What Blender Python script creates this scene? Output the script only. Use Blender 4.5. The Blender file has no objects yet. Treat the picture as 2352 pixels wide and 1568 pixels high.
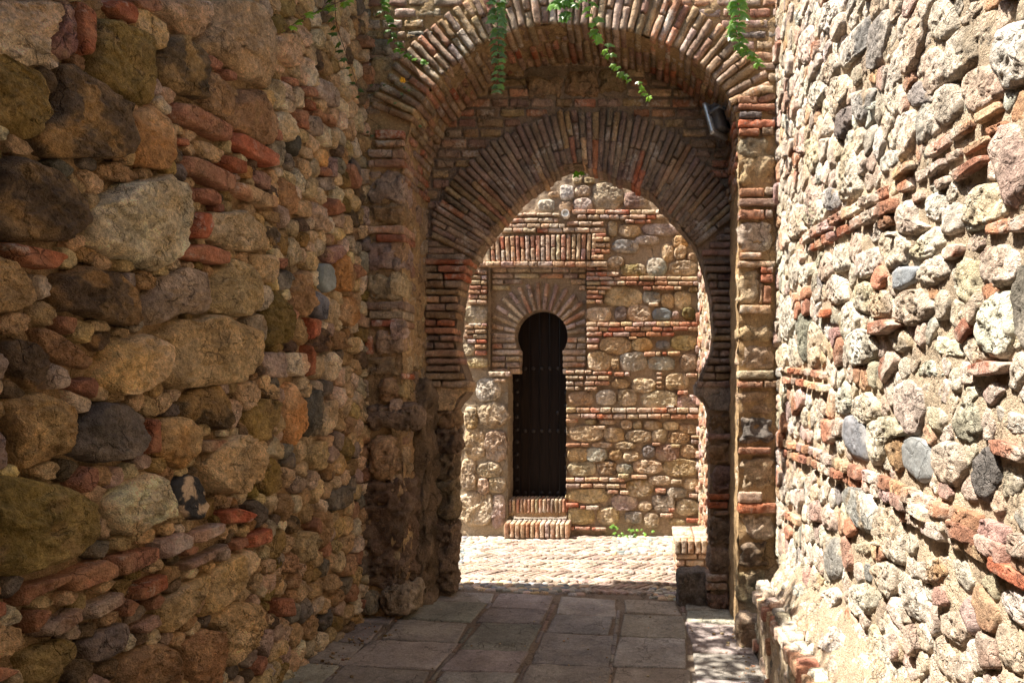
import bpy, math, random
import numpy as np
from mathutils import Vector
random.seed(7); RNG = np.random.default_rng(7)
COL = bpy.context.scene.collection
F, PX, PY, EYE = 1568.0, 1490.0, 915.0, 1.55
XL, XR, YF, YI, YIB, YB = -2.02, 0.92, 4.9, 5.45, 5.66, 7.72

# ------------------------------------------------------------------ noise
def _h(ix, iy, iz, s):
    h = (ix*73856093) ^ (iy*19349663) ^ (iz*83492791) ^ (s*2654435761 & 0xffffffff)
    h &= 0xffffffff
    h = ((h ^ (h >> 15))*2246822519) & 0xffffffff
    h = ((h ^ (h >> 13))*3266489917) & 0xffffffff
    h ^= h >> 16
    return h/4294967295.0
def vnoise(p, s=0):
    i = np.floor(p).astype(np.int64); f = p-i; f = f*f*(3-2*f)
    x, y, z = i[:, 0], i[:, 1], i[:, 2]; fx, fy, fz = f[:, 0], f[:, 1], f[:, 2]
    r = 0
    for dx in (0, 1):
        wx = fx if dx else 1-fx
        for dy in (0, 1):
            wy = fy if dy else 1-fy
            for dz in (0, 1):
                wz = fz if dz else 1-fz
                r = r+wx*wy*wz*_h(x+dx, y+dy, z+dz, s)
    return r*2-1
def fbm(p, o=4, s=0, g=0.5):
    r = 0; a = 1; t = 0
    for k in range(o):
        r = r+a*vnoise(p*(2.03**k)+17.3*k, s+k*31); t += a; a *= g
    return r/t
def sstep(a, b, x):
    t = np.clip((x-a)/(b-a), 0, 1); return t*t*(3-2*t)

# ------------------------------------------------------------------ palette (linear albedo): base, second tone, pittedness
PAL = {'c': ((.60,.46,.31),(.44,.31,.18),.8), 'w': ((.74,.68,.58),(.52,.44,.34),.9), 't': ((.50,.345,.185),(.55,.40,.24),.8),
 'n': ((.34,.215,.115),(.44,.30,.165),.8), 'o': ((.22,.155,.06),(.30,.20,.09),.6), 'd': ((.14,.105,.075),(.42,.27,.13),.7),
 'k': ((.030,.032,.035),(.55,.42,.27),.1), 'g': ((.25,.235,.21),(.36,.33,.28),.4), 'b': ((.165,.18,.19),(.235,.25,.26),.12),
 'r': ((.40,.125,.06),(.45,.20,.12),.6), 'B': ((.45,.22,.13),(.38,.18,.11),.7), 'p': ((.46,.28,.22),(.56,.43,.36),.8),
 'a': ((.47,.27,.115),(.56,.40,.23),.4), 'y': ((.52,.38,.18),(.58,.46,.28),.7), 'u': ((.26,.15,.12),(.34,.24,.19),.5),
 'm': ((.42,.30,.25),(.50,.39,.32),.6), 'T': ((.52,.36,.22),(.45,.24,.14),.6), 'G': ((.19,.165,.14),(.26,.225,.19),.7),
 'S': ((.31,.28,.24),(.39,.355,.31),.7), 's': ((.24,.22,.20),(.32,.295,.26),.7), 'N': ((.17,.10,.075),(.20,.13,.10),.6),
 'P': ((.36,.27,.215),(.42,.33,.27),.6), 'Q': ((.29,.20,.155),(.36,.27,.22),.6), 'e': ((.30,.215,.14),(.20,.145,.095),1.0), 'D': ((.235,.165,.125),(.31,.215,.16),.7), 'W': ((.31,.19,.13),(.40,.29,.21),.7)}
WASH = [.25, (.50,.35,.19)]
def pick(s): return random.choice(s)
BRK = 'rBBBBBTTTpr'

class MB:
    def __init__(s): s.V = []; s.C = []; s.Q = []; s.T = []; s.n = 0
    def add(s, V, C, Q=None, T=None):
        s.V.append(V); s.C.append(C)
        if Q is not None and len(Q): s.Q.append(np.asarray(Q)+s.n)
        if T is not None and len(T): s.T.append(np.asarray(T)+s.n)
        s.n += len(V)
    def join(s, o):
        for V, C in zip(o.V, o.C): s.V.append(V); s.C.append(C)
        for q in o.Q: s.Q.append(q+s.n)
        for t in o.T: s.T.append(t+s.n)
        s.n += o.n
    def build(s, name, mat, parent=None, smooth=True):
        V = np.concatenate(s.V).astype(np.float32); C = np.concatenate(s.C).astype(np.float32)
        q = np.concatenate(s.Q) if s.Q else np.zeros((0, 4), int)
        t = np.concatenate(s.T) if s.T else np.zeros((0, 3), int)
        me = bpy.data.meshes.new(name)
        me.vertices.add(len(V)); me.vertices.foreach_set('co', V.ravel())
        loops = np.concatenate([q.ravel(), t.ravel()]).astype(np.int32)
        me.loops.add(len(loops)); me.loops.foreach_set('vertex_index', loops)
        npoly = len(q)+len(t); me.polygons.add(npoly)
        st = np.concatenate([np.arange(len(q))*4, len(q)*4+np.arange(len(t))*3]).astype(np.int32)
        me.polygons.foreach_set('loop_start', st)
        me.polygons.foreach_set('use_smooth', np.full(npoly, smooth))
        me.update(calc_edges=True); me.validate()
        a = me.color_attributes.new('Col', 'FLOAT_COLOR', 'POINT'); a.data.foreach_set('color', C.ravel())
        me.materials.append(mat)
        o = bpy.data.objects.new(name, me); COL.objects.link(o)
        if parent: o.parent = parent
        return o
def tag(o, label=None, cat=None, group=None, kind=None):
    if label: o['label'] = label
    if cat: o['category'] = cat
    if group: o['group'] = group
    if kind: o['kind'] = kind
    return o
def thing(name, loc, label, cat, group=None):
    o = bpy.data.objects.new(name, None); o.empty_display_size = .2; COL.objects.link(o)
    o['_loc'] = list(loc); THINGS.append((o, loc)); return tag(o, label, cat, group)
THINGS = []
def part(mb, name, mat, parent, smooth=True, label=None, kind=None):
    o = mb.build(name, mat, parent, smooth); return tag(o, label, None, None, kind)

# ------------------------------------------------------------------ materials
def nmat(name):
    m = bpy.data.materials.new(name); m.use_nodes = True; nt = m.node_tree; N = nt.nodes; L = nt.links
    return m, N, L, N['Principled BSDF']
def masonry(name, rough=.9, bump=.6, fine=.5, stain=None, vary=.22, spec=.25, effl=0):
    m, N, L, P = nmat(name)
    P.inputs['Roughness'].default_value = rough; P.inputs['Specular IOR Level'].default_value = spec
    at = N.new('ShaderNodeAttribute'); at.attribute_name = 'Col'
    ge = N.new('ShaderNodeNewGeometry')
    def noise(sc, det=6, ro=.6):
        n = N.new('ShaderNodeTexNoise'); n.inputs['Scale'].default_value = sc; n.inputs['Detail'].default_value = det
        n.inputs['Roughness'].default_value = ro; L.new(ge.outputs['Position'], n.inputs['Vector']); return n.outputs['Fac']
    def math_(op, a, b=None, c=None):
        n = N.new('ShaderNodeMath'); n.operation = op
        for i, v in enumerate((a, b, c)):
            if v is None: continue
            if isinstance(v, (int, float)): n.inputs[i].default_value = v
            else: L.new(v, n.inputs[i])
        return n.outputs[0]
    def mrange(v, a, b, c, d):
        n = N.new('ShaderNodeMapRange'); L.new(v, n.inputs[0])
        for i, x in enumerate((a, b, c, d)): n.inputs[i+1].default_value = x
        return n.outputs[0]
    n1 = noise(7, 5); n2 = noise(38, 6, .7); n3 = noise(160, 3, .6)
    k = math_('MULTIPLY', mrange(n1, .3, .7, 1-vary, 1+vary), mrange(n2, .3, .7, 1-vary*1.2, 1+vary*1.2))
    k = math_('MULTIPLY', k, mrange(n3, .3, .7, .82, 1.18))
    sp = noise(75, 9, .75); k = math_('MULTIPLY', k, math_('SUBTRACT', 1, math_('MULTIPLY', mrange(sp, .36, .46, .42, 0), at.outputs['Alpha'])))
    k = math_('MULTIPLY', k, math_('ADD', 1, math_('MULTIPLY', mrange(noise(52, 7, .7), .56, .66, 0, .30), at.outputs['Alpha'])))
    ve = N.new('ShaderNodeTexVoronoi'); ve.feature = 'DISTANCE_TO_EDGE'; ve.inputs['Scale'].default_value = 7
    w2 = N.new('ShaderNodeTexNoise'); w2.inputs['Scale'].default_value = 9; w2.inputs['Detail'].default_value = 6; L.new(ge.outputs['Position'], w2.inputs['Vector'])
    w3 = N.new('ShaderNodeVectorMath'); w3.operation = 'SCALE'; w3.inputs['Scale'].default_value = .22; L.new(w2.outputs['Color'], w3.inputs[0])
    w4 = N.new('ShaderNodeVectorMath'); w4.operation = 'ADD'; L.new(ge.outputs['Position'], w4.inputs[0]); L.new(w3.outputs[0], w4.inputs[1]); L.new(w4.outputs[0], ve.inputs['Vector'])
    crk = math_('MULTIPLY', mrange(ve.outputs['Distance'], 0, .035, 1, 0), mrange(noise(4, 2), .46, .56, 0, 1))
    k = math_('MULTIPLY', k, math_('SUBTRACT', 1, math_('MULTIPLY', crk, .42)))
    mul = N.new('ShaderNodeVectorMath'); mul.operation = 'SCALE'; L.new(at.outputs['Color'], mul.inputs[0]); L.new(k, mul.inputs['Scale'])
    col = mul.outputs[0]
    if effl:
        mx = N.new('ShaderNodeMix'); mx.data_type = 'RGBA'; mx.inputs['B'].default_value = (.62,.55,.47,1)
        L.new(col, mx.inputs['A']); e = mrange(math_('ADD', noise(5, 3), math_('MULTIPLY', noise(45, 4, .7), .55)), .86, 1.02, 0, effl)
        L.new(e, mx.inputs['Factor']); col = mx.outputs['Result']
    L.new(col, P.inputs['Base Color'])
    vo = N.new('ShaderNodeTexVoronoi'); vo.inputs['Scale'].default_value = 55; vo.inputs['Randomness'].default_value = 1
    wv = N.new('ShaderNodeVectorMath'); wv.operation = 'ADD'; L.new(ge.outputs['Position'], wv.inputs[0])
    ncol = N.new('ShaderNodeTexNoise'); ncol.inputs['Scale'].default_value = 30; L.new(ge.outputs['Position'], ncol.inputs['Vector'])
    sc = N.new('ShaderNodeVectorMath'); sc.operation = 'SCALE'; sc.inputs['Scale'].default_value = .03; L.new(ncol.outputs['Color'], sc.inputs[0])
    L.new(sc.outputs[0], wv.inputs[1]); L.new(wv.outputs[0], vo.inputs['Vector'])
    pore = mrange(vo.outputs['Distance'], 0, .32, -1, 0)
    pore = math_('MULTIPLY', pore, mrange(noise(9, 3), .42, .62, 0, 1))
    a = math_('ADD', math_('MULTIPLY', at.outputs['Alpha'], .9), .12)
    h = math_('MULTIPLY', math_('ADD', math_('MULTIPLY', pore, .9), math_('MULTIPLY', noise(26, 9, .72), 2.4)), a)
    h = math_('ADD', h, math_('MULTIPLY', math_('MULTIPLY', n3, fine), a))
    h = math_('SUBTRACT', h, math_('MULTIPLY', crk, .7))
    bp = N.new('ShaderNodeBump'); bp.inputs['Strength'].default_value = bump; bp.inputs['Distance'].default_value = .018
    L.new(h, bp.inputs['Height']); L.new(bp.outputs[0], P.inputs['Normal'])
    return m
M_ST = masonry('weathered_stone', .88, 1.0, .9, vary=.36)
M_BR = masonry('old_brick', .9, .9, .8, effl=.9, vary=.3)
M_MO = masonry('lime_mortar', .95, 1.0, 1.2, vary=.16)
M_SL = masonry('slate_paving', .68, .75, .5, vary=.2)
M_SM = masonry('smooth_cobble', .55, .45, .3, vary=.10)
def plain(name, col, rough=.5, metal=0, spec=.5, bump=0, bscale=60):
    m, N, L, P = nmat(name); P.inputs['Roughness'].default_value = rough; P.inputs['Metallic'].default_value = metal
    P.inputs['Specular IOR Level'].default_value = spec
    tc = N.new('ShaderNodeNewGeometry'); n = N.new('ShaderNodeTexNoise'); n.inputs['Scale'].default_value = bscale; n.inputs['Detail'].default_value = 5
    L.new(tc.outputs['Position'], n.inputs['Vector'])
    r = N.new('ShaderNodeMapRange'); L.new(n.outputs['Fac'], r.inputs[0]); r.inputs[1].default_value = .3; r.inputs[2].default_value = .7; r.inputs[3].default_value = .75; r.inputs[4].default_value = 1.25
    s = N.new('ShaderNodeVectorMath'); s.operation = 'SCALE'; s.inputs[0].default_value = col; L.new(r.outputs[0], s.inputs['Scale']); L.new(s.outputs[0], P.inputs['Base Color'])
    if bump:
        b = N.new('ShaderNodeBump'); b.inputs['Strength'].default_value = bump; b.inputs['Distance'].default_value = .004; L.new(n.outputs['Fac'], b.inputs['Height']); L.new(b.outputs[0], P.inputs['Normal'])
    return m
def woodmat():
    m, N, L, P = nmat('dark_stained_wood'); P.inputs['Roughness'].default_value = .6; P.inputs['Specular IOR Level'].default_value = .15
    ge = N.new('ShaderNodeNewGeometry'); mp = N.new('ShaderNodeMapping'); mp.inputs['Scale'].default_value = (60, 60, 3)
    L.new(ge.outputs['Position'], mp.inputs['Vector']); n = N.new('ShaderNodeTexNoise'); n.inputs['Scale'].default_value = 1; n.inputs['Detail'].default_value = 6
    L.new(mp.outputs[0], n.inputs['Vector']); cr = N.new('ShaderNodeValToRGB'); L.new(n.outputs['Fac'], cr.inputs[0])
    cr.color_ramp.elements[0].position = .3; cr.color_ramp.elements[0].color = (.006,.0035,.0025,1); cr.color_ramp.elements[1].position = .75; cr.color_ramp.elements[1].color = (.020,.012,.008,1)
    L.new(cr.outputs[0], P.inputs['Base Color']); b = N.new('ShaderNodeBump'); b.inputs['Strength'].default_value = .4; b.inputs['Distance'].default_value = .003
    L.new(n.outputs['Fac'], b.inputs['Height']); L.new(b.outputs[0], P.inputs['Normal']); return m
def leafmat():
    m, N, L, P = nmat('ivy_leaf'); P.inputs['Roughness'].default_value = .38
    at = N.new('ShaderNodeAttribute'); at.attribute_name = 'Col'; L.new(at.outputs['Color'], P.inputs['Base Color'])
    tr = N.new('ShaderNodeBsdfTranslucent'); sc = N.new('ShaderNodeVectorMath'); sc.operation = 'MULTIPLY'; sc.inputs[1].default_value = (1.9, 2.2, .8)
    L.new(at.outputs['Color'], sc.inputs[0]); L.new(sc.outputs[0], tr.inputs['Color'])
    mx = N.new('ShaderNodeMixShader'); mx.inputs[0].default_value = .42; L.new(P.outputs[0], mx.inputs[1]); L.new(tr.outputs[0], mx.inputs[2])
    L.new(mx.outputs[0], N['Material Output'].inputs['Surface']); return m
M_WD = woodmat(); M_LF = leafmat()
M_STEM = plain('red_brown_stem', (.09,.035,.02), .6); M_IRON = plain('dark_iron', (.025,.02,.017), .45, .4)
M_ALU = plain('brushed_aluminium', (.42,.44,.46), .4, .7); M_FIN = plain('grey_metal_fins', (.10,.10,.105), .45, .4)
M_WHT = plain('white_plastic', (.75,.74,.70), .4); M_GLS = plain('frosted_glass', (.55,.57,.55), .15); M_YEL = plain('yellow_petal', (.85,.45,.02), .5)

# ------------------------------------------------------------------ projection helpers
def at(x, y, Y): return np.array([(x-PX)*Y/F, Y, EYE+(PY-y)*Y/F])
class Plane:
    def __init__(s, O, U, V, N):
        s.O, s.U, s.V, s.N = (np.array(a, float) for a in (O, U, V, N))
        for k in 'UVN': setattr(s, k, getattr(s, k)/np.linalg.norm(getattr(s, k)))
    def hit(s, x, y, off=0):
        d = np.array([(x-PX)/F, 1, (PY-y)/F]); C = np.array([0, 0, EYE]); O = s.O+s.N*off
        t = np.dot(O-C, s.N)/np.dot(d, s.N); p = C+d*t-s.O
        return np.array([np.dot(p, s.U), np.dot(p, s.V)])
    def P(s, u, v, h): return s.O+np.multiply.outer(u, s.U)+np.multiply.outer(v, s.V)+np.multiply.outer(h, s.N)
PLL = Plane((XL, 0, 0), (0, 1, 0), (0, 0, 1), (1, 0, 0))
PLR = Plane((XR, 0, 0), (0, 1, 0), (0, 0, 1), (-1, 0, 0))
PLK = Plane((.80, 0, .33), (0, 1, 0), (.14, 0, .26), (-.26, 0, .14))     # battered foot of the right wall
PLF = Plane((0, YF, 0), (1, 0, 0), (0, 0, 1), (0, -1, 0))
PLI = Plane((0, YI, 0), (1, 0, 0), (0, 0, 1), (0, -1, 0))
PLB = Plane((0, YB, 0), (1, 0, 0), (0, 0, 1), (0, -1, 0))
ZF = {'1': (0, 0, .6378), '5': (0, 900, .6378), '6': (0, 1731, .6378), '3': (2900, 0, .5739), '8': (2700, 1500, .7852), 'M': (3040, 800, .449),
      'L': (1400, 500, .7015), 'R': (2650, 350, .6378), 'B': (1820, 640, .4253), 'C': (1820, 1300, .542), 'T': (1400, 0, .6378),
      'X': (2600, 1300, .2551), 'J': (1350, 1500, .6376)}
def D(z, x, y): ox, oy, s = ZF[z]; return (ox+x*s)/1.7415, (oy+y*s)/1.7415

# ------------------------------------------------------------------ shape generators
def colour(P, typ, seed, jit=.16):
    a, b, pit = PAL[typ]; a = np.array(a); b = np.array(b)
    rs = np.random.default_rng(seed); k = 1+rs.uniform(-jit, jit); tint = 1+rs.uniform(-.06, .06, 3)
    m = fbm(P*6.0+seed*3.7, 4, seed % 97); 
    if typ == 'k': m = sstep(.16, .22, fbm(P*20+seed, 4, 5))
    elif typ == 'd': m = sstep(.02, .22, fbm(P*9+seed, 4, 5))*.8
    else: m = sstep(-.25, .35, m)
    c = (a[None]*(1-m[:, None])+b[None]*m[:, None])*k*tint[None]
    if typ in 'dgoun':
        q = sstep(.25, .45, fbm(P*11+seed*1.3, 3, 11)); c = c*(1-.5*q[:, None])+np.array([.38,.25,.12])*.5*q[:, None]
    q = (sstep(-.05, .35, fbm(P*4.3+5, 4, 77)+.3*fbm(P*40, 2, 5))*WASH[0])[:, None]
    if typ == 'b': q = q*.25
    if typ != 'k': c = c*(1-q)+np.array(WASH[1])[None]*q
    return np.concatenate([np.clip(c, .01, .85), np.full((len(P), 1), pit)], 1)
def chaikin(p, n=2, f=.2):
    for _ in range(n):
        q = np.roll(p, -1, 0); p = np.stack([p*(1-f)+q*f, p*f+q*(1-f)], 1).reshape(-1, 2)
    return p
def parea(p): q = np.roll(p, -1, 0); return .5*np.sum(p[:, 0]*q[:, 1]-q[:, 0]*p[:, 1])
def pcent(p):
    q = np.roll(p, -1, 0); c = p[:, 0]*q[:, 1]-q[:, 0]*p[:, 1]; A = c.sum()/2
    return np.array([((p[:, 0]+q[:, 0])*c).sum(), ((p[:, 1]+q[:, 1])*c).sum()])/(6*A)
def stone(mb, poly, pl, H, typ, res=.014, blocky=None, rough=1.0, brick=False, mortar=-.02, nmax=150, grow=1.0, floor=.42):
    seed = random.randrange(1, 99999); rs = np.random.default_rng(seed)
    p = np.array(poly, float)
    if parea(p) < 0: p = p[::-1]
    p = chaikin(p, 1, .07) if brick else chaikin(chaikin(p, 1, .11), 1, .22)
    c = pcent(p); p = c+(p-c)*grow; d = np.roll(p, -1, 0)-p; l = np.hypot(d[:, 0], d[:, 1]); per = l.sum()
    n = int(np.clip(per/res, 14, nmax)); K = int(np.clip(n/4.5, 5, 30))
    cs = np.concatenate([[0], np.cumsum(l)]); s = np.linspace(0, per, n, endpoint=False)
    pp = np.vstack([p, p[:1]]); ol = np.stack([np.interp(s, cs, pp[:, 0]), np.interp(s, cs, pp[:, 1])], 1)
    size = math.sqrt(abs(parea(p))); R = size*.56
    e = blocky or (14 if brick else rs.uniform(3.8, 10))
    sk = np.concatenate([np.linspace(0, 1, K+1)[1:]**(.6 if brick else .68), [1.03]])
    uv = [c[None]]; hh = [np.array([1.0])]; ss = [np.zeros(1)]
    for k, q in enumerate(sk):
        uv.append(c+(ol-c)*q); ss.append(np.full(n, q)); hh.append(np.full(n, (max(0, 1-q**e))**.6))
    uv = np.concatenate(uv); hh = np.concatenate(hh); ss = np.concatenate(ss)
    h = H*hh; rel = (uv-c)/R
    if not brick:
        h = h*(1+rel@rs.uniform(-.38, .38, 2))
        for _ in range(rs.integers(5, 11)):
            th = rs.uniform(0, 6.283); dd = rel@np.array([math.cos(th), math.sin(th)]); d0 = rs.uniform(-.1, .65); kk = rs.uniform(.3, 1.8)
            cut = H*(rs.uniform(.8, 1.0)-kk*(dd-d0)); w = H*.018
            h = np.where(dd > d0-.5, -w*np.log(np.exp(np.clip(-h/w, -30, 30))+np.exp(np.clip(-cut/w, -30, 30))), h)
        h = np.maximum(h, floor*H*hh)
    else: h = h*(1+rel@rs.uniform(-.12, .12, 2))
    P = pl.P(uv[:, 0], uv[:, 1], h+mortar)
    pit = PAL[typ][2]; amp = (.35+pit)*rough*(.45 if brick else 1)
    wgt = 1-ss**10*.7
    sz = max(size, .05)
    sq = 1+.7*np.array([rs.uniform(-.5, 1), 0, rs.uniform(-.5, 1)])
    nz = fbm(P*(2.4/sz)+seed, 4, 3, .55)*.06*sz*amp - (np.abs(fbm(P*sq*(5/sz)+seed, 4, 9, .6))-.15)*.13*min(sz, .22)*amp + fbm(P*48+seed, 4, 4, .65)*.012*amp - sstep(.25, .5, fbm(P*38+seed, 2, 8))*.012*pit*rough
    P = P+pl.N*(nz*wgt)[:, None]+pl.U*(fbm(P*(5/sz)+9, 3, 21)*.04*sz*amp)[:, None]+pl.V*(fbm(P*(5/sz)+5, 3, 22)*.04*sz*amp)[:, None]
    P[ss > 1] -= pl.N*.05
    C = colour(P, typ, seed)
    i = np.arange(n); j = (i+1) % n; T = np.stack([np.zeros(n, int), 1+i, 1+j], 1); Q = []
    for k in range(len(sk)-1):
        a = 1+k*n; b = a+n; Q.append(np.stack([a+i, b+i, b+j, a+j], 1))
    Q = np.concatenate(Q)
    if np.dot(np.cross(pl.U, pl.V), pl.N) < 0: Q = Q[:, ::-1]; T = T[:, ::-1]
    mb.add(P, C, Q, T)
_cube = {}
def cubegrid(nx, ny, nz):
    k = (nx, ny, nz)
    if k in _cube: return _cube[k]
    idx = {}; V = []; Q = []
    def vid(a, b, c):
        if (a, b, c) not in idx: idx[(a, b, c)] = len(V); V.append((2*a/nx-1, 2*b/ny-1, 2*c/nz-1))
        return idx[(a, b, c)]
    for c, fl in ((0, 1), (nz, 0)):
        for a in range(nx):
            for b in range(ny):
                q = [vid(a, b, c), vid(a+1, b, c), vid(a+1, b+1, c), vid(a, b+1, c)]; Q.append(q[::-1] if fl else q)
    for b, fl in ((0, 0), (ny, 1)):
        for a in range(nx):
            for c in range(nz):
                q = [vid(a, b, c), vid(a+1, b, c), vid(a+1, b, c+1), vid(a, b, c+1)]; Q.append(q[::-1] if fl else q)
    for a, fl in ((0, 1), (nx, 0)):
        for b in range(ny):
            for c in range(nz):
                q = [vid(a, b, c), vid(a, b+1, c), vid(a, b+1, c+1), vid(a, b, c+1)]; Q.append(q[::-1] if fl else q)
    _cube[k] = (np.array(V), np.array(Q)); return _cube[k]
def rbox(mb, c, ax, ay, az, r, typ, amp=1.0, res=.03, nmax=14, taper=0, jit=.16):
    """rounded, worn block: ax, ay, az are half-extent vectors"""
    ax, ay, az = (np.array(v, float) for v in (ax, ay, az)); c = np.array(c, float)
    L3 = np.array([np.linalg.norm(v) for v in (ax, ay, az)]); n = [int(np.clip(round(2*l/res), 2, nmax)) for l in L3]
    B, Q = cubegrid(*n); q = np.sign(B)*np.abs(B)**.8*L3
    r = min(r*(.6 if r < .02 else 1), L3.min()*.9); inn = np.clip(q, -(L3-r), L3-r); dv = q-inn; nn = np.linalg.norm(dv, axis=1, keepdims=True)
    q = inn+np.where(nn > 1e-9, dv/np.maximum(nn, 1e-9)*np.minimum(nn, r), 0)
    if taper: q[:, 1] *= 1+taper*q[:, 0]/L3[0]
    u = [v/l for v, l in zip((ax, ay, az), L3)]
    P = c+q[:, :1]*u[0]+q[:, 1:2]*u[1]+q[:, 2:3]*u[2]
    seed = random.randrange(1, 99999); pit = PAL[typ][2]; a = amp*(.4+pit); sz = float(np.median(L3))
    nrm = np.abs(q/L3)**4*np.sign(q); nrm = nrm/np.maximum(np.linalg.norm(nrm, axis=1, keepdims=True), 1e-6)
    nW = nrm[:, :1]*u[0]+nrm[:, 1:2]*u[1]+nrm[:, 2:3]*u[2]
    nz = fbm(P*(1.6/max(sz, .03))+seed, 4, 3)*.10*min(sz, .2)*a+fbm(P*55+seed, 3, 4, .6)*.0055*a
    if min(L3) > .04: nz = nz-(np.abs(fbm(P*9+seed, 4, 9, .6))-.15)*.035*a-sstep(.2, .5, fbm(P*30+seed, 2, 8))*.014*a
    P = P+nW*nz[:, None]
    if np.dot(np.cross(u[0], u[1]), u[2]) < 0: Q = Q[:, ::-1]
    mb.add(P, colour(P, typ, seed, jit), Q)
def strip(mb, A, B, nv, N, typ='t', amp=.02, base=None, fr=9, c0=None, seed=3, flip=False):
    """surface between two polylines with noisy relief along N"""
    A = np.array(A, float); B = np.array(B, float); n = len(A); t = np.linspace(0, 1, nv+1)
    P = (A[:, None]*(1-t)[None, :, None]+B[:, None]*t[None, :, None]).reshape(-1, 3)
    nz = fbm(P*fr+seed, 4, seed, .55)*amp+fbm(P*60+seed, 3, seed+4)*.006
    P = P+(np.array(N)[None] if np.ndim(N) == 1 else np.repeat(N, nv+1, 0))*nz[:, None]
    i, k = np.meshgrid(np.arange(n-1), np.arange(nv), indexing='ij'); a = i*(nv+1)+k
    Q = np.stack([a, a+nv+1, a+nv+2, a+1], -1).reshape(-1, 4)
    if flip: Q = Q[:, ::-1]
    col = np.array(c0 if c0 is not None else MORT); m = fbm(P*3+seed, 4, 8)
    C = col[None]*(1+.28*m[:, None]); mb.add(P, np.concatenate([np.clip(C, .02, .8), np.full((len(P), 1), .9)], 1), Q)
MORT = (.42,.29,.165)
def gridrect(mb, pl, u0, u1, v0, v1, res, amp=.02, c0=None, off=0, seed=3):
    nu = max(2, int((u1-u0)/res)); nv = max(2, int((v1-v0)/res)); us = np.linspace(u0, u1, nu+1)
    A = pl.P(us, np.full(nu+1, v0), np.full(nu+1, off)); B = pl.P(us, np.full(nu+1, v1), np.full(nu+1, off))
    strip(mb, A, B, nv, pl.N, amp=amp, c0=c0, seed=seed)

def inside(p, poly):
    x, y = p; r = False; n = len(poly)
    for i in range(n):
        x1, y1 = poly[i]; x2, y2 = poly[(i+1) % n]
        if (y1 > y) != (y2 > y) and x < (x2-x1)*(y-y1)/(y2-y1)+x1: r = not r
    return r
def fill(mb, pl, u0, u1, v0, v1, r, blockers, types, Hk=(.25, .5), res=.016, keep=None, gap=.95, stretch=1.25, rough=1.0, Hmax=.07, floor=.42):
    """random rubble packed between the traced stones"""
    S = [];  cell = {}
    def key(u, v): return (int(u/(2*r)), int(v/(2*r)))
    B = []
    for b in blockers:
        b = np.array(b)
        if b[:, 0].max() < u0-.3 or b[:, 0].min() > u1+.3: continue
        B.append((b, b.min(0), b.max(0)))
    block = []
    for b, lo, hi in B:
        c = b.mean(0); q = np.roll(b, -1, 0)
        for a_, b_ in zip(b, q):
            n = max(1, int(np.hypot(*(b_-a_))/(r*.5)))
            for k in range(n):
                e = a_+(b_-a_)*k/n; dd = c-e; L = np.hypot(*dd); block.append(e+dd/max(L, 1e-6)*min(r*.40, L*.8))
        block.append(c)
    for e in block: cell.setdefault(key(*e), []).append((e[0], e[1], 0))
    tries = int((u1-u0)*(v1-v0)/(r*r)*14)
    for _ in range(tries):
        u, v = random.uniform(u0, u1), random.uniform(v0, v1)
        if keep and not keep(u, v): continue
        kx, ky = key(u, v); ok = True
        rr = r*random.choice((.62, .8, 1.0, 1.25))
        for ax in (-1, 0, 1):
            for ay in (-1, 0, 1):
                for (a, b, w) in cell.get((kx+ax, ky+ay), ()):
                    if ((a-u)/stretch)**2+(b-v)**2 < (rr*.95 if w else rr*.62)**2: ok = False; break
                if not ok: break
            if not ok: break
        if not ok: continue
        if any(lo[0] <= u <= hi[0] and lo[1] <= v <= hi[1] and inside((u, v), b) for b, lo, hi in B): continue
        cell.setdefault((kx, ky), []).append((u, v, 1)); S.append((u, v))
    for u, v in S:
        poly = [(u-1.3*r*math.cos(t), v-1.1*r*math.sin(t)) for t in np.linspace(0, 6.283, 10, endpoint=False)]
        kx, ky = key(u, v)
        for ax in (-1, 0, 1):
            for ay in (-1, 0, 1):
                for (a, b, w) in cell.get((kx+ax, ky+ay), ()):
                    if a == u and b == v: continue
                    nx, ny = a-u, b-v; mx, my = (u+a)/2, (v+b)/2; out = []
                    for i in range(len(poly)):
                        p, q = poly[i], poly[(i+1) % len(poly)]
                        dp = (p[0]-mx)*nx+(p[1]-my)*ny; dq = (q[0]-mx)*nx+(q[1]-my)*ny
                        if dp <= 0: out.append(p)
                        if dp*dq < 0: t = dp/(dp-dq); out.append((p[0]+(q[0]-p[0])*t, p[1]+(q[1]-p[1])*t))
                    poly = out
                    if len(poly) < 3: break
                if len(poly) < 3: break
            if len(poly) < 3: break
        if len(poly) < 3: continue
        p = np.array(poly); A = abs(parea(p))
        if A < (r*.36)**2: continue
        c = pcent(p); p = c+(p-c)*gap; ty = pick(types); s = math.sqrt(A)
        stone(mb, p, pl, min(Hmax, s*random.uniform(*Hk)), ty, res=res, brick=ty in 'rBp', rough=rough, floor=floor)
SKY, SUN, EXPO = .075, 5.0, 1.8
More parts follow.
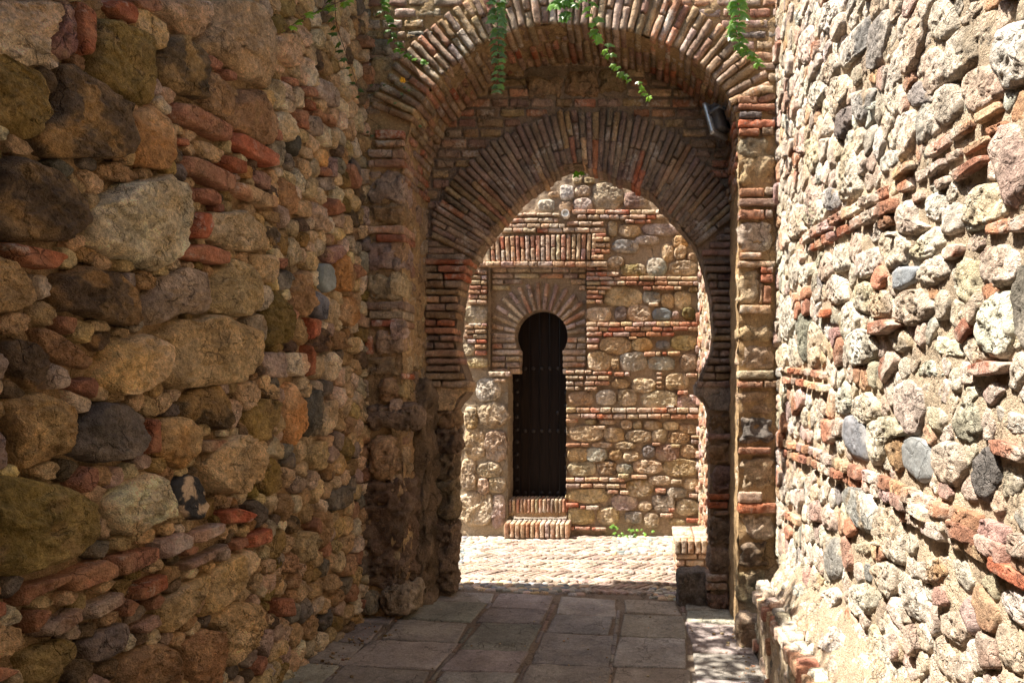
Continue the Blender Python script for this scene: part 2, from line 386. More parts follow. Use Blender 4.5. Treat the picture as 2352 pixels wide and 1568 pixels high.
# ------------------------------------------------------------------ traced stones: frame, type, outline
LEFT = """
1 c 0,0 470,0 490,90 440,200 380,280 370,400 290,430 130,370 0,300
1 u 490,0 540,0 560,120 570,340 500,380 395,330 440,220 490,120
1 r 560,0 640,60 640,200 615,350 570,345 555,140
1 n 600,0 740,0 740,40 700,80 640,70
1 r 740,40 780,0 880,10 915,90 905,155 800,110
1 y 910,50 960,45 1080,130 1120,220 1115,300 1060,320 920,200
1 B 880,0 1060,0 1060,70 1000,80 930,50
1 c 1060,0 1390,0 1395,100 1340,190 1290,240 1200,210 1120,100 1070,60
1 o 640,130 700,110 900,180 1020,270 1045,370 1030,590 1010,660 900,665 720,550 620,460 630,300
1 o 0,310 130,340 330,440 400,560 370,700 270,870 230,890 130,800 0,760
1 d 470,420 540,390 620,480 730,580 860,650 840,720 880,850 890,960 800,985 560,1000 380,970 290,860 440,700 470,560
1 a 850,700 960,670 1020,655 1120,730 1160,830 1165,960 1110,1060 1040,1070 930,1030 900,900 840,760
1 d 1110,250 1170,215 1260,250 1360,350 1365,480 1340,640 1250,590 1170,580 1090,510 1070,360
1 t 1430,0 1700,10 1760,150 1780,400 1750,560 1640,510 1480,410 1370,330 1310,270 1340,200 1400,100
1 B 1365,340 1450,400 1440,440 1370,420
1 B 1470,430 1540,460 1530,510 1475,480
1 n 1365,450 1430,460 1500,540 1520,640 1490,790 1410,720 1350,680 1350,560
1 n 1560,560 1680,560 1750,650 1770,800 1760,910 1680,900 1510,800 1520,640
1 B 1165,645 1240,655 1490,790 1495,860 1470,890 1160,750 1150,700
1 r 1510,835 1560,835 1770,970 1770,1040 1730,1050 1500,910
1 r 1165,860 1240,870 1245,920 1170,900
1 y 1280,880 1350,880 1430,960 1430,1020 1320,980
1 r 1450,970 1580,1010 1580,1090 1500,1080 1440,1030
1 a 1600,1030 1650,1060 1645,1130 1590,1110
1 u 1660,1060 1760,1110 1750,1200 1650,1140
1 B 1220,975 1290,990 1505,1100 1505,1180 1470,1200 1230,1080
1 T 1530,1140 1600,1160 1760,1240 1765,1300 1700,1300 1520,1210
1 B 1265,1180 1360,1180 1420,1230 1420,1290 1270,1240
1 c 990,1130 1100,1090 1220,1150 1260,1270 1250,1420 1240,1540 1170,1640 1050,1691 980,1680 870,1620 700,1560 600,1530 680,1300 760,1210 850,1150
1 y 580,1080 640,1060 730,1120 745,1200 690,1230 640,1190
1 n 700,1040 800,1010 950,1090 960,1130 840,1150 740,1110
1 d 90,1070 180,980 330,1010 450,1070 560,1170 640,1260 655,1380 610,1450 480,1520 300,1520 100,1500 0,1430 20,1280 60,1170
1 o 0,790 60,810 110,880 110,960 60,1080 0,1150
1 t 1380,1340 1560,1320 1700,1400 1730,1480 1720,1570 1540,1580 1340,1500 1340,1420
1 r 1265,1330 1340,1330 1365,1400 1340,1500 1250,1490
1 c 1810,200 1880,210 1920,290 1925,380 1890,430 1830,350 1790,260
1 c 1930,350 1990,360 2020,450 2010,540 1980,560 1930,500 1920,420
1 t 1790,400 1840,420 1845,460 1790,450
1 r 1860,480 1910,500 1915,545 1860,530
1 c 1760,490 1810,500 1845,600 1810,690 1770,620 1750,560
1 c 1790,720 1850,690 1900,760 1905,860 1880,890 1800,870 1780,780
1 g 1980,720 2050,730 2060,860 2010,840 1970,760
1 c 2060,760 2110,800 2130,930 2090,910 2060,850
1 m 2050,480 2170,560 2170,680 2100,660 2030,580
1 a 2050,930 2100,940 2100,1070 2030,1010
1 m 2110,980 2160,990 2165,1110 2110,1110
1 g 1760,880 1830,880 1850,950 1830,1040 1770,1050 1750,940
1 g 2060,1110 2140,1110 2150,1190 2080,1200
1 c 2150,1160 2200,1200 2190,1290 2140,1260
1 n 1800,1110 1890,1150 1920,1260 1900,1360 1820,1290 1790,1200
1 c 2020,1260 2080,1290 2110,1380 2100,1460 2030,1440 2010,1350
1 t 1920,1250 2010,1270 2000,1370 1900,1340
1 n 1700,1320 1810,1330 1820,1400 1740,1390
1 r 1975,620 2020,650 2020,700 1975,670
1 B 2030,680 2080,720 2080,770 2030,730
1 B 2095,710 2140,750 2140,800 2095,760
1 g 1860,950 1900,1000 1900,1080 1860,1050
1 t 1930,910 2000,930 2020,1000 1960,990
1 n 1540,640 1560,560 1480,540 1530,640
5 r 90,120 150,110 430,170 470,200 380,280 220,250
5 t 0,150 60,180 190,240 290,360 320,450 240,530 0,580
5 d 430,330 600,250 700,280 830,290 930,400 960,560 900,640 700,600 600,550 450,540 400,440
5 n 930,310 1000,280 1060,350 1050,410 960,400
5 g 970,480 1080,330 1210,260 1360,290 1375,480 1350,560 1180,560 1040,640 970,560
5 t 1380,330 1480,200 1580,230 1690,370 1680,530 1620,570 1370,550
5 t 1620,180 1780,190 1790,290 1740,370 1690,330 1640,250
5 c 1670,460 1700,370 1760,380 1760,470 1710,540 1670,510
5 g 1590,590 1680,550 1740,640 1720,740 1680,720 1620,660
5 o 1770,400 1830,440 1870,560 1860,730 1790,760 1710,750 1740,640 1720,560
5 r 1230,130 1330,120 1470,170 1465,240 1420,250 1180,200
5 t 1050,690 1190,600 1360,560 1600,610 1700,660 1700,850 1640,940 1500,990 1200,1030 1090,1000 1110,900 1120,780
5 y 740,740 860,700 1000,680 1110,740 1125,890 1010,990 860,1070 760,1050 670,960 740,850
5 d 100,740 230,700 350,790 400,860 370,1000 280,1040 210,960 130,850
5 n 310,650 430,650 560,760 690,860 640,910 480,870 400,800
5 n 140,1090 330,1050 470,1080 550,1190 550,1330 480,1440 330,1500 210,1540 170,1290
5 G 560,1230 700,1110 860,1110 960,1190 970,1320 900,1450 740,1490 560,1440 500,1430
5 a 1070,1230 1180,1190 1290,1270 1290,1400 1230,1540 1120,1470 1050,1430
5 r 985,1220 1040,1210 1050,1430 970,1430
5 d 1180,1130 1260,1040 1430,1000 1490,1090 1490,1240 1460,1290 1380,1260 1220,1220
5 c 1500,1090 1560,1090 1580,1170 1530,1280 1480,1270
5 t 1540,1000 1640,970 1680,1040 1670,1130 1600,1170 1540,1070
5 o 1590,1190 1700,1080 1800,1110 1810,1190 1730,1360 1650,1350 1600,1250
5 a 1850,1010 1890,980 1930,1060 1950,1180 1950,1290 1890,1400 1840,1370 1830,1180
5 G 1960,1080 2030,1020 2060,1100 2050,1320 1980,1340 1955,1200
5 c 2080,1140 2120,1090 2160,1160 2150,1260 2090,1330 2060,1250
5 b 2050,240 2100,240 2150,320 2150,400 2100,430 2060,360
5 a 2160,210 2230,180 2255,300 2250,420 2160,410 2150,300
5 b 2010,430 2050,410 2100,490 2105,570 2060,600 2020,560
5 n 1880,300 1980,280 2000,400 2015,520 1960,580 1870,520 1860,400
5 G 1780,300 1860,280 1900,330 1870,400 1800,410
5 c 1850,90 1900,70 1940,130 1940,230 1870,270 1850,190
5 t 1960,170 2020,160 2050,230 2030,290 1960,280
5 u 2090,140 2200,120 2200,180 2130,250 2070,200
5 n 1880,590 1950,580 1980,690 1960,760 1880,700
5 r 1985,580 2030,590 2030,690 1990,720
5 d 2050,630 2110,680 2130,780 2060,800 1990,760
5 m 1720,800 1830,790 1850,870 1830,960 1740,950 1710,870
5 c 1860,800 1960,800 1970,880 1930,950 1860,930
5 r 1960,740 2000,800 2000,940 1960,950 1970,850
5 t 2010,820 2070,820 2070,950 2010,960
5 c 2090,810 2140,790 2180,860 2160,970 2100,980 2080,890
5 n 2130,670 2200,660 2210,780 2150,780
5 t 2220,700 2290,700 2290,810 2220,800
5 a 2200,450 2270,450 2280,580 2230,640 2180,600
5 t 2100,440 2150,470 2180,560 2150,640 2110,610
5 t 1980,1370 2070,1350 2105,1430 2090,1530 2010,1540 1970,1450
5 c 1910,1350 1960,1350 1970,1450 1920,1500
5 t 1340,1430 1480,1333 1560,1310 1690,1380 1700,1500 1680,1610 1600,1640 1490,1700 1370,1650 1290,1500
5 T 1300,1350 1460,1345 1460,1420 1300,1425
5 m 0,1180 60,1190 110,1320 140,1400 150,1530 0,1560
6 o 0,290 100,270 300,290 470,340 600,440 700,500 690,650 560,790 430,830 200,890 80,900 0,860
6 c 880,290 1000,240 1090,280 1140,400 1160,520 1060,540 940,600 860,650 760,580 720,440 820,330
6 k 1150,310 1230,250 1310,270 1355,360 1350,470 1310,550 1220,530 1160,450
6 r 0,1050 115,1050 115,1140 0,1200
6 B 205,960 500,880 510,920 280,1030 200,1090
6 B 510,885 690,790 770,830 770,900 530,1000 495,940
6 B 790,770 1020,710 1030,790 820,900 795,850
6 p 1035,680 1190,620 1230,650 1220,720 1080,790 1045,760
6 p 1245,620 1430,560 1430,620 1300,690 1240,690
6 r 1430,490 1530,470 1640,510 1600,560 1450,570
6 G 1580,440 1670,415 1740,470 1735,560 1680,600 1640,520
6 r 1610,650 1720,590 1725,680 1640,720
6 B 1500,680 1590,650 1600,700 1530,740
6 p 1190,820 1470,690 1480,710 1340,800 1220,860
6 p 340,1210 570,1090 580,1170 400,1280 330,1260
6 p 600,1090 820,990 825,1060 650,1170 600,1150
6 r 880,970 1090,880 1095,970 930,1050 880,1040
6 p 910,1220 1040,1130 1060,1200 970,1260
6 n 1110,830 1200,830 1210,880 1130,960 1100,920
6 y 1060,1100 1200,960 1380,870 1370,950 1280,1130 1180,1240 1080,1250 1060,1180
6 y 1390,870 1520,760 1640,730 1680,780 1660,840 1560,960 1530,1050 1370,1140 1330,1150 1380,960
6 t 0,1250 150,1200 250,1220 250,1320 120,1420 0,1440
6 o 230,1400 340,1330 500,1290 570,1310 560,1400 450,1500 430,1590 240,1590
6 G 680,1240 870,1180 890,1250 860,1350 740,1430 640,1440 590,1330
6 t 1380,1180 1500,1060 1640,1060 1690,1130 1690,1260 1590,1400 1490,1480 1450,1300
6 n 840,1430 960,1340 1060,1310 1190,1360 1220,1600 810,1600
6 n 1210,1330 1330,1220 1460,1240 1475,1370 1440,1600 1260,1600
6 r 0,1500 100,1460 200,1490 100,1550 0,1590
6 n 1690,1060 1740,1150 1730,1200 1690,1220
6 m 1710,1230 1770,1220 1770,1340 1730,1420 1690,1340
6 m 1570,1440 1650,1340 1680,1400 1620,1480
6 o 1720,190 1760,140 1820,240 1820,350 1740,400 1690,350
6 n 1780,430 1860,370 1900,430 1880,530 1830,570 1780,480
6 n 1950,480 1990,430 2020,500 2000,550 1960,570
6 d 1840,560 1900,510 1940,580 1890,640
6 t 1930,620 2000,610 2030,690 2000,790 1940,830 1910,730
6 n 2040,490 2120,490 2120,620 2070,730 2030,690
6 y 2140,550 2200,520 2200,620 2150,680
6 o 1740,700 1830,590 1850,690 1800,790 1740,790
6 n 1810,830 1890,740 1920,800 1890,880 1830,870
6 G 2110,380 2200,320 2230,370 2220,470 2130,490
6 g 1740,530 1790,560 1780,640 1740,680
6 r 1760,1040 1860,1030 1870,1150 1790,1150
6 n 1990,960 2060,900 2070,1010 2000,1050
6 t 2090,900 2160,880 2190,950 2120,1010 2080,980
6 G 2050,1190 2120,1090 2140,1150 2090,1250
"""
RIGHT = """
3 c 1365,130 1420,20 1500,10 1540,100 1560,200 1500,270 1400,270 1370,200
3 o 1480,400 1500,300 1560,220 1640,190 1660,280 1690,400 1600,490 1500,570 1480,480
3 c 1650,200 1720,100 1800,80 1800,230 1760,370 1690,330 1640,270
3 w 1790,380 1840,220 1960,170 2084,140 2084,500 1990,560 1870,610 1850,530 1790,470
3 m 1590,560 1640,500 1760,460 1850,550 1850,650 1760,740 1660,800 1620,720 1590,640
3 m 1320,500 1350,350 1420,340 1480,400 1480,530 1370,660 1320,600
3 t 1400,680 1440,610 1540,590 1580,680 1570,790 1470,870 1410,830
3 g 1270,830 1320,730 1390,720 1395,850 1360,950 1280,1020 1260,900
3 w 1160,1000 1200,800 1260,770 1280,900 1240,1050 1170,1120
3 g 1030,1110 1090,1050 1150,1060 1160,1130 1060,1210 1030,1180
3 g 960,460 980,180 1070,90 1110,80 1100,200 1060,400 1010,470
3 o 1040,440 1120,180 1150,200 1120,330 1080,450
3 g 770,450 780,310 900,170 970,110 950,330 850,410 800,470
3 c 1190,500 1190,300 1280,80 1330,0 1390,0 1350,150 1320,300 1250,510
3 t 1560,130 1600,60 1640,20 1740,0 1700,80 1600,180 1575,170
3 w 560,700 580,590 640,570 660,640 640,720 590,770
3 c 700,760 720,560 790,530 820,600 800,700 740,820
3 g 850,650 930,630 1000,620 960,800 890,860 860,790
3 t 660,580 670,450 720,380 760,390 760,480 700,590
3 m 490,420 500,260 560,190 600,220 590,380 550,440
3 g 1220,640 1290,560 1320,620 1375,660 1380,710 1260,740 1220,700
3 G 740,960 750,800 840,740 850,830 790,960
3 c 540,1150 540,980 620,960 630,1100 590,1200
3 c 760,1380 780,1130 840,1000 880,1130 900,1330 830,1390
3 m 1780,1010 1870,890 1950,890 2000,1050 2060,1200 1960,1440 1880,1390 1860,1250
3 c 1610,1440 1680,1310 1810,1280 1870,1420 1850,1540 1700,1568 1600,1540
3 m 1150,1450 1210,1400 1280,1410 1290,1520 1200,1568 1150,1540
3 w 1350,1380 1400,1340 1460,1370 1460,1460 1400,1510 1340,1470
3 G 1470,1500 1520,1410 1590,1430 1585,1568 1460,1568
3 g 640,1350 700,1300 760,1370 750,1460 660,1460
3 t 510,1500 550,1280 600,1320 640,1500 570,1568
3 w 450,80 510,50 520,130 470,190
3 w 640,200 660,30 740,0 760,60 700,230
3 T 1690,800 1835,700 1840,770 1700,870
3 B 1380,1030 1510,920 1515,1010 1390,1110
3 T 1525,910 1660,830 1660,900 1530,990
3 B 1740,900 1880,840 1880,880 1760,950
3 T 1600,1040 1770,940 1780,985 1605,1090
3 B 1480,1080 1590,1030 1595,1090 1490,1140
3 p 1340,1180 1475,1100 1490,1150 1355,1245
3 B 1510,1210 1750,1080 1760,1130 1560,1270
3 T 1125,1200 1265,1115 1270,1170 1135,1260
3 B 1275,1200 1330,1180 1340,1250 1285,1280
3 r 1170,1290 1250,1230 1260,1310 1180,1350
3 T 1410,1260 1500,1220 1505,1280 1420,1330
3 B 1250,1360 1325,1320 1335,1390 1270,1420
M m 1150,170 1170,60 1280,10 1330,60 1330,180 1430,230 1320,310 1180,280
M w 1395,0 1560,0 1560,120 1500,190 1400,150
M g 1540,250 1560,60 1715,40 1710,260 1640,300 1540,300
M w 1725,210 1740,30 1900,0 2110,40 2080,130 1900,250 1750,270
M y 1250,470 1380,310 1490,240 1545,370 1500,480 1330,520
M c 1020,370 1060,300 1180,290 1260,410 1220,560 1100,610 1040,480
M m 805,680 810,500 960,430 1030,480 1010,600 890,690
M b 1125,650 1180,600 1330,600 1300,730 1170,790 1130,780
M t 1310,690 1370,570 1500,500 1630,550 1610,660 1420,780
M c 1620,620 1720,520 1840,540 1845,700 1860,860 1770,930 1680,850
M w 1865,560 1960,420 2080,400 2180,480 2190,600 2130,740 2000,770 1870,700
M G 2150,800 2190,620 2260,570 2400,600 2400,1350 2280,1350 2190,1200 2170,1000
M w 1860,1180 1900,980 2020,840 2130,830 2150,1000 2150,1200 2090,1390 1980,1380 1870,1260
M c 1130,1050 1150,880 1250,810 1370,810 1470,950 1400,1060 1290,1110
M o 660,1050 700,950 760,910 840,1040 780,1190 720,1240 670,1160
M y 905,1000 930,850 1000,800 1090,830 1125,930 1090,1020 950,1040
M c 775,880 790,800 870,730 960,760 920,900 895,1010 810,970
M w 615,520 640,410 735,390 740,500 755,600 620,640
M c 745,380 820,270 835,300 840,420 800,560 750,520
M u 850,260 905,240 880,400 855,420
M m 905,340 960,200 1000,190 1020,330 940,380
M c 490,610 550,470 600,500 600,660 540,720 500,700
M c 318,680 330,600 420,560 430,650 380,760 320,750
M o 230,780 240,520 280,490 335,580 315,700 270,820
M t 220,310 250,100 290,40 335,60 330,200 380,260 270,350
M y 345,170 370,20 480,0 550,60 530,170 430,250
M w 160,1070 170,950 220,860 270,930 270,1100 220,1250 170,1200
M c 120,1350 200,1270 215,1400 190,1520 130,1480
M c 222,1350 260,1240 310,1350 310,1480 250,1520
M t 400,1400 410,1110 450,1100 500,1200 490,1420 430,1490
M G 315,1250 325,1020 400,1060 400,1150 375,1440 320,1380
M c 560,750 620,670 690,720 730,880 640,930 570,870
M w 730,1380 740,1200 850,1150 960,1230 990,1320 920,1420 800,1460
M c 1070,1230 1160,1150 1250,1200 1260,1310 1150,1350
M y 1455,1320 1500,1210 1640,1250 1690,1310 1720,1390 1560,1390
M c 1710,1260 1780,1220 1900,1330 1950,1410 1790,1470 1740,1370
M w 1300,1568 1370,1450 1450,1420 1530,1520 1540,1568
M r 1810,1470 1950,1430 2150,1450 2090,1540 1880,1568 1815,1540
M B 1950,310 1960,220 2110,160 2130,180 2110,300
M T 2140,290 2155,180 2400,80 2400,210 2240,290
M m 1735,420 1765,320 1930,270 1945,320 1900,410 1780,470
M r 1560,440 1640,390 1720,400 1710,500 1620,540 1565,510
M B 945,1200 955,1090 1090,1060 1200,1110 1080,1190
M r 500,1040 530,970 600,970 600,1030 530,1050
M B 1000,210 1090,130 1140,140 1140,220 1030,270
8 b 840,220 890,210 935,260 950,350 945,430 890,410 850,370 830,300
8 b 1130,350 1180,320 1240,350 1262,420 1262,530 1210,540 1140,470 1125,410
8 c 955,250 1040,220 1110,240 1130,300 1050,340 1030,440 980,450 955,370
8 n 1045,340 1110,315 1125,340 1118,480 1090,490 1050,430
8 t 1270,370 1340,340 1420,370 1430,470 1380,560 1310,540 1275,460
8 m 1090,60 1150,30 1220,90 1230,170 1190,300 1140,290 1090,190
8 o 1370,180 1430,140 1500,170 1510,270 1460,350 1390,320 1360,250
8 y 1240,160 1310,170 1335,220 1310,310 1245,250
8 G 1475,430 1530,370 1590,400 1600,540 1540,650 1480,610 1460,500
8 y 1610,450 1680,430 1720,530 1690,600 1610,640
8 w 790,130 830,30 865,70 870,150 830,200 790,180
8 y 880,120 950,90 1020,170 1000,220 930,245 880,190
8 g 1575,150 1640,180 1750,230 1760,300 1640,290 1580,220
8 B 1570,330 1640,330 1760,390 1740,450 1590,400
8 g 830,600 870,570 950,590 995,720 1000,800 930,790 850,680
8 t 1000,720 1040,670 1090,690 1130,790 1130,950 1090,950 1020,870 985,800
8 t 715,690 750,650 800,740 790,800 730,770
8 g 740,830 800,830 830,930 820,1020 760,1030 740,930
8 w 1090,1080 1130,1010 1190,1060 1225,1150 1220,1260 1140,1200
8 c 970,990 1010,950 1095,970 1090,1080 1060,1140 1000,1050
8 w 860,1080 930,1060 1000,1120 990,1190 900,1230 860,1150
8 w 720,1110 790,1080 820,1130 780,1210 720,1160
8 d 1180,960 1340,920 1350,1000 1330,1040 1230,1060
8 G 1350,1050 1385,1030 1410,1080 1380,1130 1350,1100
8 w 1600,1120 1680,1070 1800,1090 1800,1300 1720,1280 1640,1220
8 c 1300,1210 1400,1200 1450,1300 1400,1380 1310,1310
8 t 870,860 960,850 975,900 900,915
"""
BATTER = """
8 w 1510,1500 1540,1420 1640,1350 1730,1420 1778,1470 1778,1600 1520,1600
8 w 1020,1260 1060,1210 1120,1310 1120,1400 1060,1440 1010,1340
8 B 1220,1220 1280,1180 1260,1400 1230,1390
8 B 1480,1440 1520,1340 1550,1370 1500,1470
8 w 560,1050 600,1030 660,1080 640,1130 580,1110
8 w 470,1000 500,970 540,1010 530,1060 490,1050
8 w 670,1290 760,1240 840,1290 860,1370 760,1400 690,1370
8 c 860,1400 940,1370 1010,1430 960,1500 880,1480
8 w 600,1140 690,1120 700,1200 640,1220
8 c 720,1420 790,1400 850,1460 800,1510 740,1490
8 c 1130,1430 1200,1400 1240,1500 1180,1568 1130,1520
8 t 1310,1520 1380,1480 1440,1540 1400,1600 1320,1590
"""
def parse(txt, pl, off):
    out = []
    for ln in txt.strip().splitlines():
        w = ln.split(); pts = [D(w[0], *map(float, p.split(','))) for p in w[2:]]
        out.append((w[1], np.array([pl.hit(x, y, off) for x, y in pts]), pts))
    return out
NICE = {'c': 'cream limestone', 'w': 'pale whitish limestone', 't': 'tan sandstone', 'n': 'brown sandstone', 'o': 'dull olive stone', 'd': 'dark veined stone',
 'k': 'smooth black cobble with cream patches', 'g': 'grey stone', 'b': 'smooth blue grey cobble', 'r': 'bright red brick', 'B': 'orange red brick', 'p': 'pink whitened brick',
 'a': 'amber brown stone', 'y': 'yellowish stone', 'u': 'purplish brown stone', 'm': 'pinkish stone', 'T': 'sandy pale brick', 'G': 'dark grey stone'}
def wallstones(root, recs, pl, Hf, Hmax, res, limit):
    """largest in the picture become parts, the rest one mesh"""
    recs = sorted(recs, key=lambda r: -abs(parea(np.array(r[2]))))
    rest = MB()
    for k, (ty, poly, pts) in enumerate(recs):
        brick = ty in 'rBTp'; size = math.sqrt(abs(parea(poly)))
        H = min(.055, size*.5) if brick else min(Hmax, size*Hf*random.uniform(.85, 1.2))
        mb = MB() if k < limit else rest
        stone(mb, poly, pl, H, ty, res=res, brick=brick, rough=1.0 if root is lw else .6, floor=.42 if root is lw else .6, grow=(1.02 if brick else 1.005) if root is lw else (1.08 if brick else 1.15))
        if k < limit:
            part(mb, 'brick' if brick else 'stone', (M_SM if ty in 'kb' else M_BR if brick else M_ST), root, label=NICE[ty])
    return rest

# ================================================================== LEFT WALL
PAL0 = dict(PAL); PAL.update({'c': ((.85,.69,.50),(.68,.49,.30),.9), 't': ((.62,.43,.23),(.70,.52,.31),.9), 'y': ((.66,.46,.20),(.70,.53,.31),.7), 'd': ((.15,.105,.068),(.46,.28,.12),.8), 'G': ((.13,.115,.10),(.22,.19,.16),.5), 'n': ((.44,.27,.135),(.54,.36,.19),.9), 'a': ((.52,.28,.10),(.60,.41,.21),.6), 'o': ((.27,.185,.06),(.36,.25,.095),.7), 'g': ((.30,.25,.19),(.42,.35,.26),.6)})
MORT = (.50,.335,.175)
lw = thing('rubble_wall', (XL, 3, 0), 'shaded rubble wall of big rough boulders and broken bricks along the left', 'wall')
mb = MB(); gridrect(mb, PLL, 1.5, 4.95, -.1, 3.6, .016, amp=.03, off=-.048, seed=11)
gridrect(mb, PLL, 1.5, 4.95, 3.6, 4.55, .05, amp=.03, off=-.02, seed=11)
gridrect(mb, PLL, -2.5, 1.5, -.1, 4.55, .08, amp=.03, off=-.02, seed=11)
PLT = Plane((0, 0, 4.55), (0, 1, 0), (1, 0, 0), (0, 0, 1)); gridrect(mb, PLT, -2.5, 5.6, XL-.9, XL, .12, amp=.03)
part(mb, 'mortar_bed', M_MO, lw)
recL = parse(LEFT, PLL, .04)
rest = wallstones(lw, recL, PLL, .46, .165, .0105, 96)
blk = [r[1] for r in recL]
fill(rest, PLL, 2.0, 3.75, -.05, 3.05, .085, blk, 'ttncycttoddGtBm', (.4, .7), .014, Hmax=.07, keep=lambda u, v: (v-1.55)/u < .60)
fill(rest, PLL, 3.6, 4.92, -.05, 4.5, .12, blk, 'tttcnccccyoGgmBTdct', (.4, .7), .014, Hmax=.10, keep=lambda u, v: (v-1.55)/u < .62)
fill(rest, PLL, .9, 2.05, -.05, 3.2, .17, blk, 'ttnnoccddG', (.3, .45), .03, Hmax=.10)
part(rest, 'small_rubble', M_ST, lw, kind='stuff')

# ================================================================== RIGHT WALL
PAL.update(PAL0); PAL.update({'y': ((.56,.46,.31),(.60,.53,.42),.7), 'o': ((.36,.31,.22),(.46,.40,.30),.6), 't': ((.50,.39,.28),(.58,.49,.38),.8), 'c': ((.60,.49,.37),(.52,.40,.28),.8)})
WASH[:] = [.72, (.68,.595,.49)]
rw = thing('rubble_wall', (XR, 3, 0), 'sunlit rubble wall of pale stones and thin brick courses along the right', 'wall')
mb = MB(); gridrect(mb, PLR, 1.1, 4.93, .35, 3.9, .014, amp=.02, off=-.011, seed=5, c0=(.56,.44,.31))
gridrect(mb, PLR, 1.1, 4.93, 3.9, 4.8, .05, amp=.03, seed=5, c0=(.50,.385,.26)); gridrect(mb, PLR, -2.5, 1.1, -.2, 4.8, .08, amp=.03, seed=5, c0=(.50,.385,.26))
gridrect(mb, PLK, 1.1, 4.5, -.06, .32, .014, amp=.012, seed=6, off=.0, c0=(.52,.40,.28))
part(mb, 'mortar_bed', M_MO, rw)
recR = parse(RIGHT, PLR, .025)  # the d outline is a hole, its shade given as dark stone colour
# brick courses given as centre lines in the picture
def course(line, th, types, pl, Lr=(.10, .22)):
    out = []; P = [pl.hit(x, y, .02) for x, y in line]
    P.sort(key=lambda p: p[0]); us = [p[0] for p in P]; vs = [p[1] for p in P]; u = us[0]
    while u < us[-1]:
        L = random.uniform(*Lr); a, b = u+.006, min(u+L, us[-1])-.006; u += L
        if b-a < .03: continue
        va, vb = np.interp(a, us, vs), np.interp(b, us, vs); t = th*random.uniform(.42, .52)
        j = [random.uniform(-.006, .006) for _ in range(4)]
        out.append((pick(types), np.array([(a, va-t+j[0]), (b, vb-t+j[1]), (b, vb+t+j[2]), (a, va+t+j[3])]), None))
    return out
CR = []
def nearby(c): 
    m = c[1].mean(0); return any((abs(m-r[1].mean(0)) < (.09, .045)).all() for r in recR)
for line, th in (([(1832,556),(1950,482),(2110,393),(2190,340)], .052), ([(1845,575),(1950,516),(2060,462),(2180,385)], .052),
  ([(1793,1018),(1850,1033),(1960,1085),(2100,1145),(2352,1262)], .056), ([(1793,1040),(1850,1057),(1990,1122),(2130,1186),(2352,1305)], .056),
  ([(1790,872),(1830,878),(1895,892)], .05), ([(1790,848),(1830,853),(1890,862)], .045), ([(2050,1180),(2140,1215),(2352,1345)], .05),
  ([(1792,1175),(1815,1190),(1830,1200)], .05)):
    CR += [c for c in course(line, th, 'BBBTTTpprB', PLR) if not nearby(c)]
rest = wallstones(rw, recR, PLR, .34, .065, .0125, 94)
for ty, poly, _ in CR: stone(rest, poly, PLR, random.uniform(.03, .05), ty, res=.011, brick=True)
blk = [r[1] for r in recR]+[c[1] for c in CR]
TR = 'ccccwwwtttgmmtcBTBTp'
fill(rest, PLR, 1.35, 2.6, .50, 3.2, .10, blk, TR, (.3, .5), .0125, Hmax=.048, rough=.55, floor=.6, gap=1.0, keep=lambda u, v: (v-1.55)/u < .62)
fill(rest, PLR, 2.55, 4.9, .52, 4.5, .125, blk, TR, (.3, .5), .0135, Hmax=.055, rough=.55, floor=.6, gap=1.0, keep=lambda u, v: (v-1.55)/u < .62)
recK = parse(BATTER, PLK, .03)
for ty, poly, _ in recK: stone(rest, poly, PLK, .05, ty, res=.012, brick=ty in 'rB')
fill(rest, PLK, 1.4, 4.55, .0, .30, .085, [r[1] for r in recK], 'wwwcccctTm', (.45, .7), .012, Hmax=.06)
for i in range(12):                                              # foot of the wall behind the ledge
    pass
part(rest, 'small_rubble', M_ST, rw, kind='stuff')
mb = MB(); u = 1.6                                               # brick ledge along the foot
while u < 4.42:
    w = random.uniform(.075, .10); zt = .335-.03*(u-2.9)/1.5-.02
    rbox(mb, (.77+random.uniform(-.012, .012), u+w/2, zt-.03), (.085, 0, 0), (0, w/2-.004, 0), (.0, 0, .035), .016, pick('BTTTpTB'), .9, .012, 8); u += w
part(mb, 'brick_ledge', M_BR, rw)
PLW = Plane((.715, 0, 0), (0, 1, 0), (0, 0, 1), (-1, 0, 0))
mb = MB(); gridrect(mb, PLW, 1.3, 4.5, -.25, .29, .016, amp=.012, c0=(.50,.385,.26)); part(mb, 'ledge_mortar', M_MO, rw)
mb = MB(); fill(mb, PLW, 1.5, 4.5, -.16, .26, .10, [], 'ccttggwBTcmG', (.3, .5), .013, Hmax=.04); part(mb, 'ledge_rubble', M_ST, rw, kind='stuff')
PLE = Plane((0, 4.46, 0), (1, 0, 0), (0, 0, 1), (0, -1, 0))

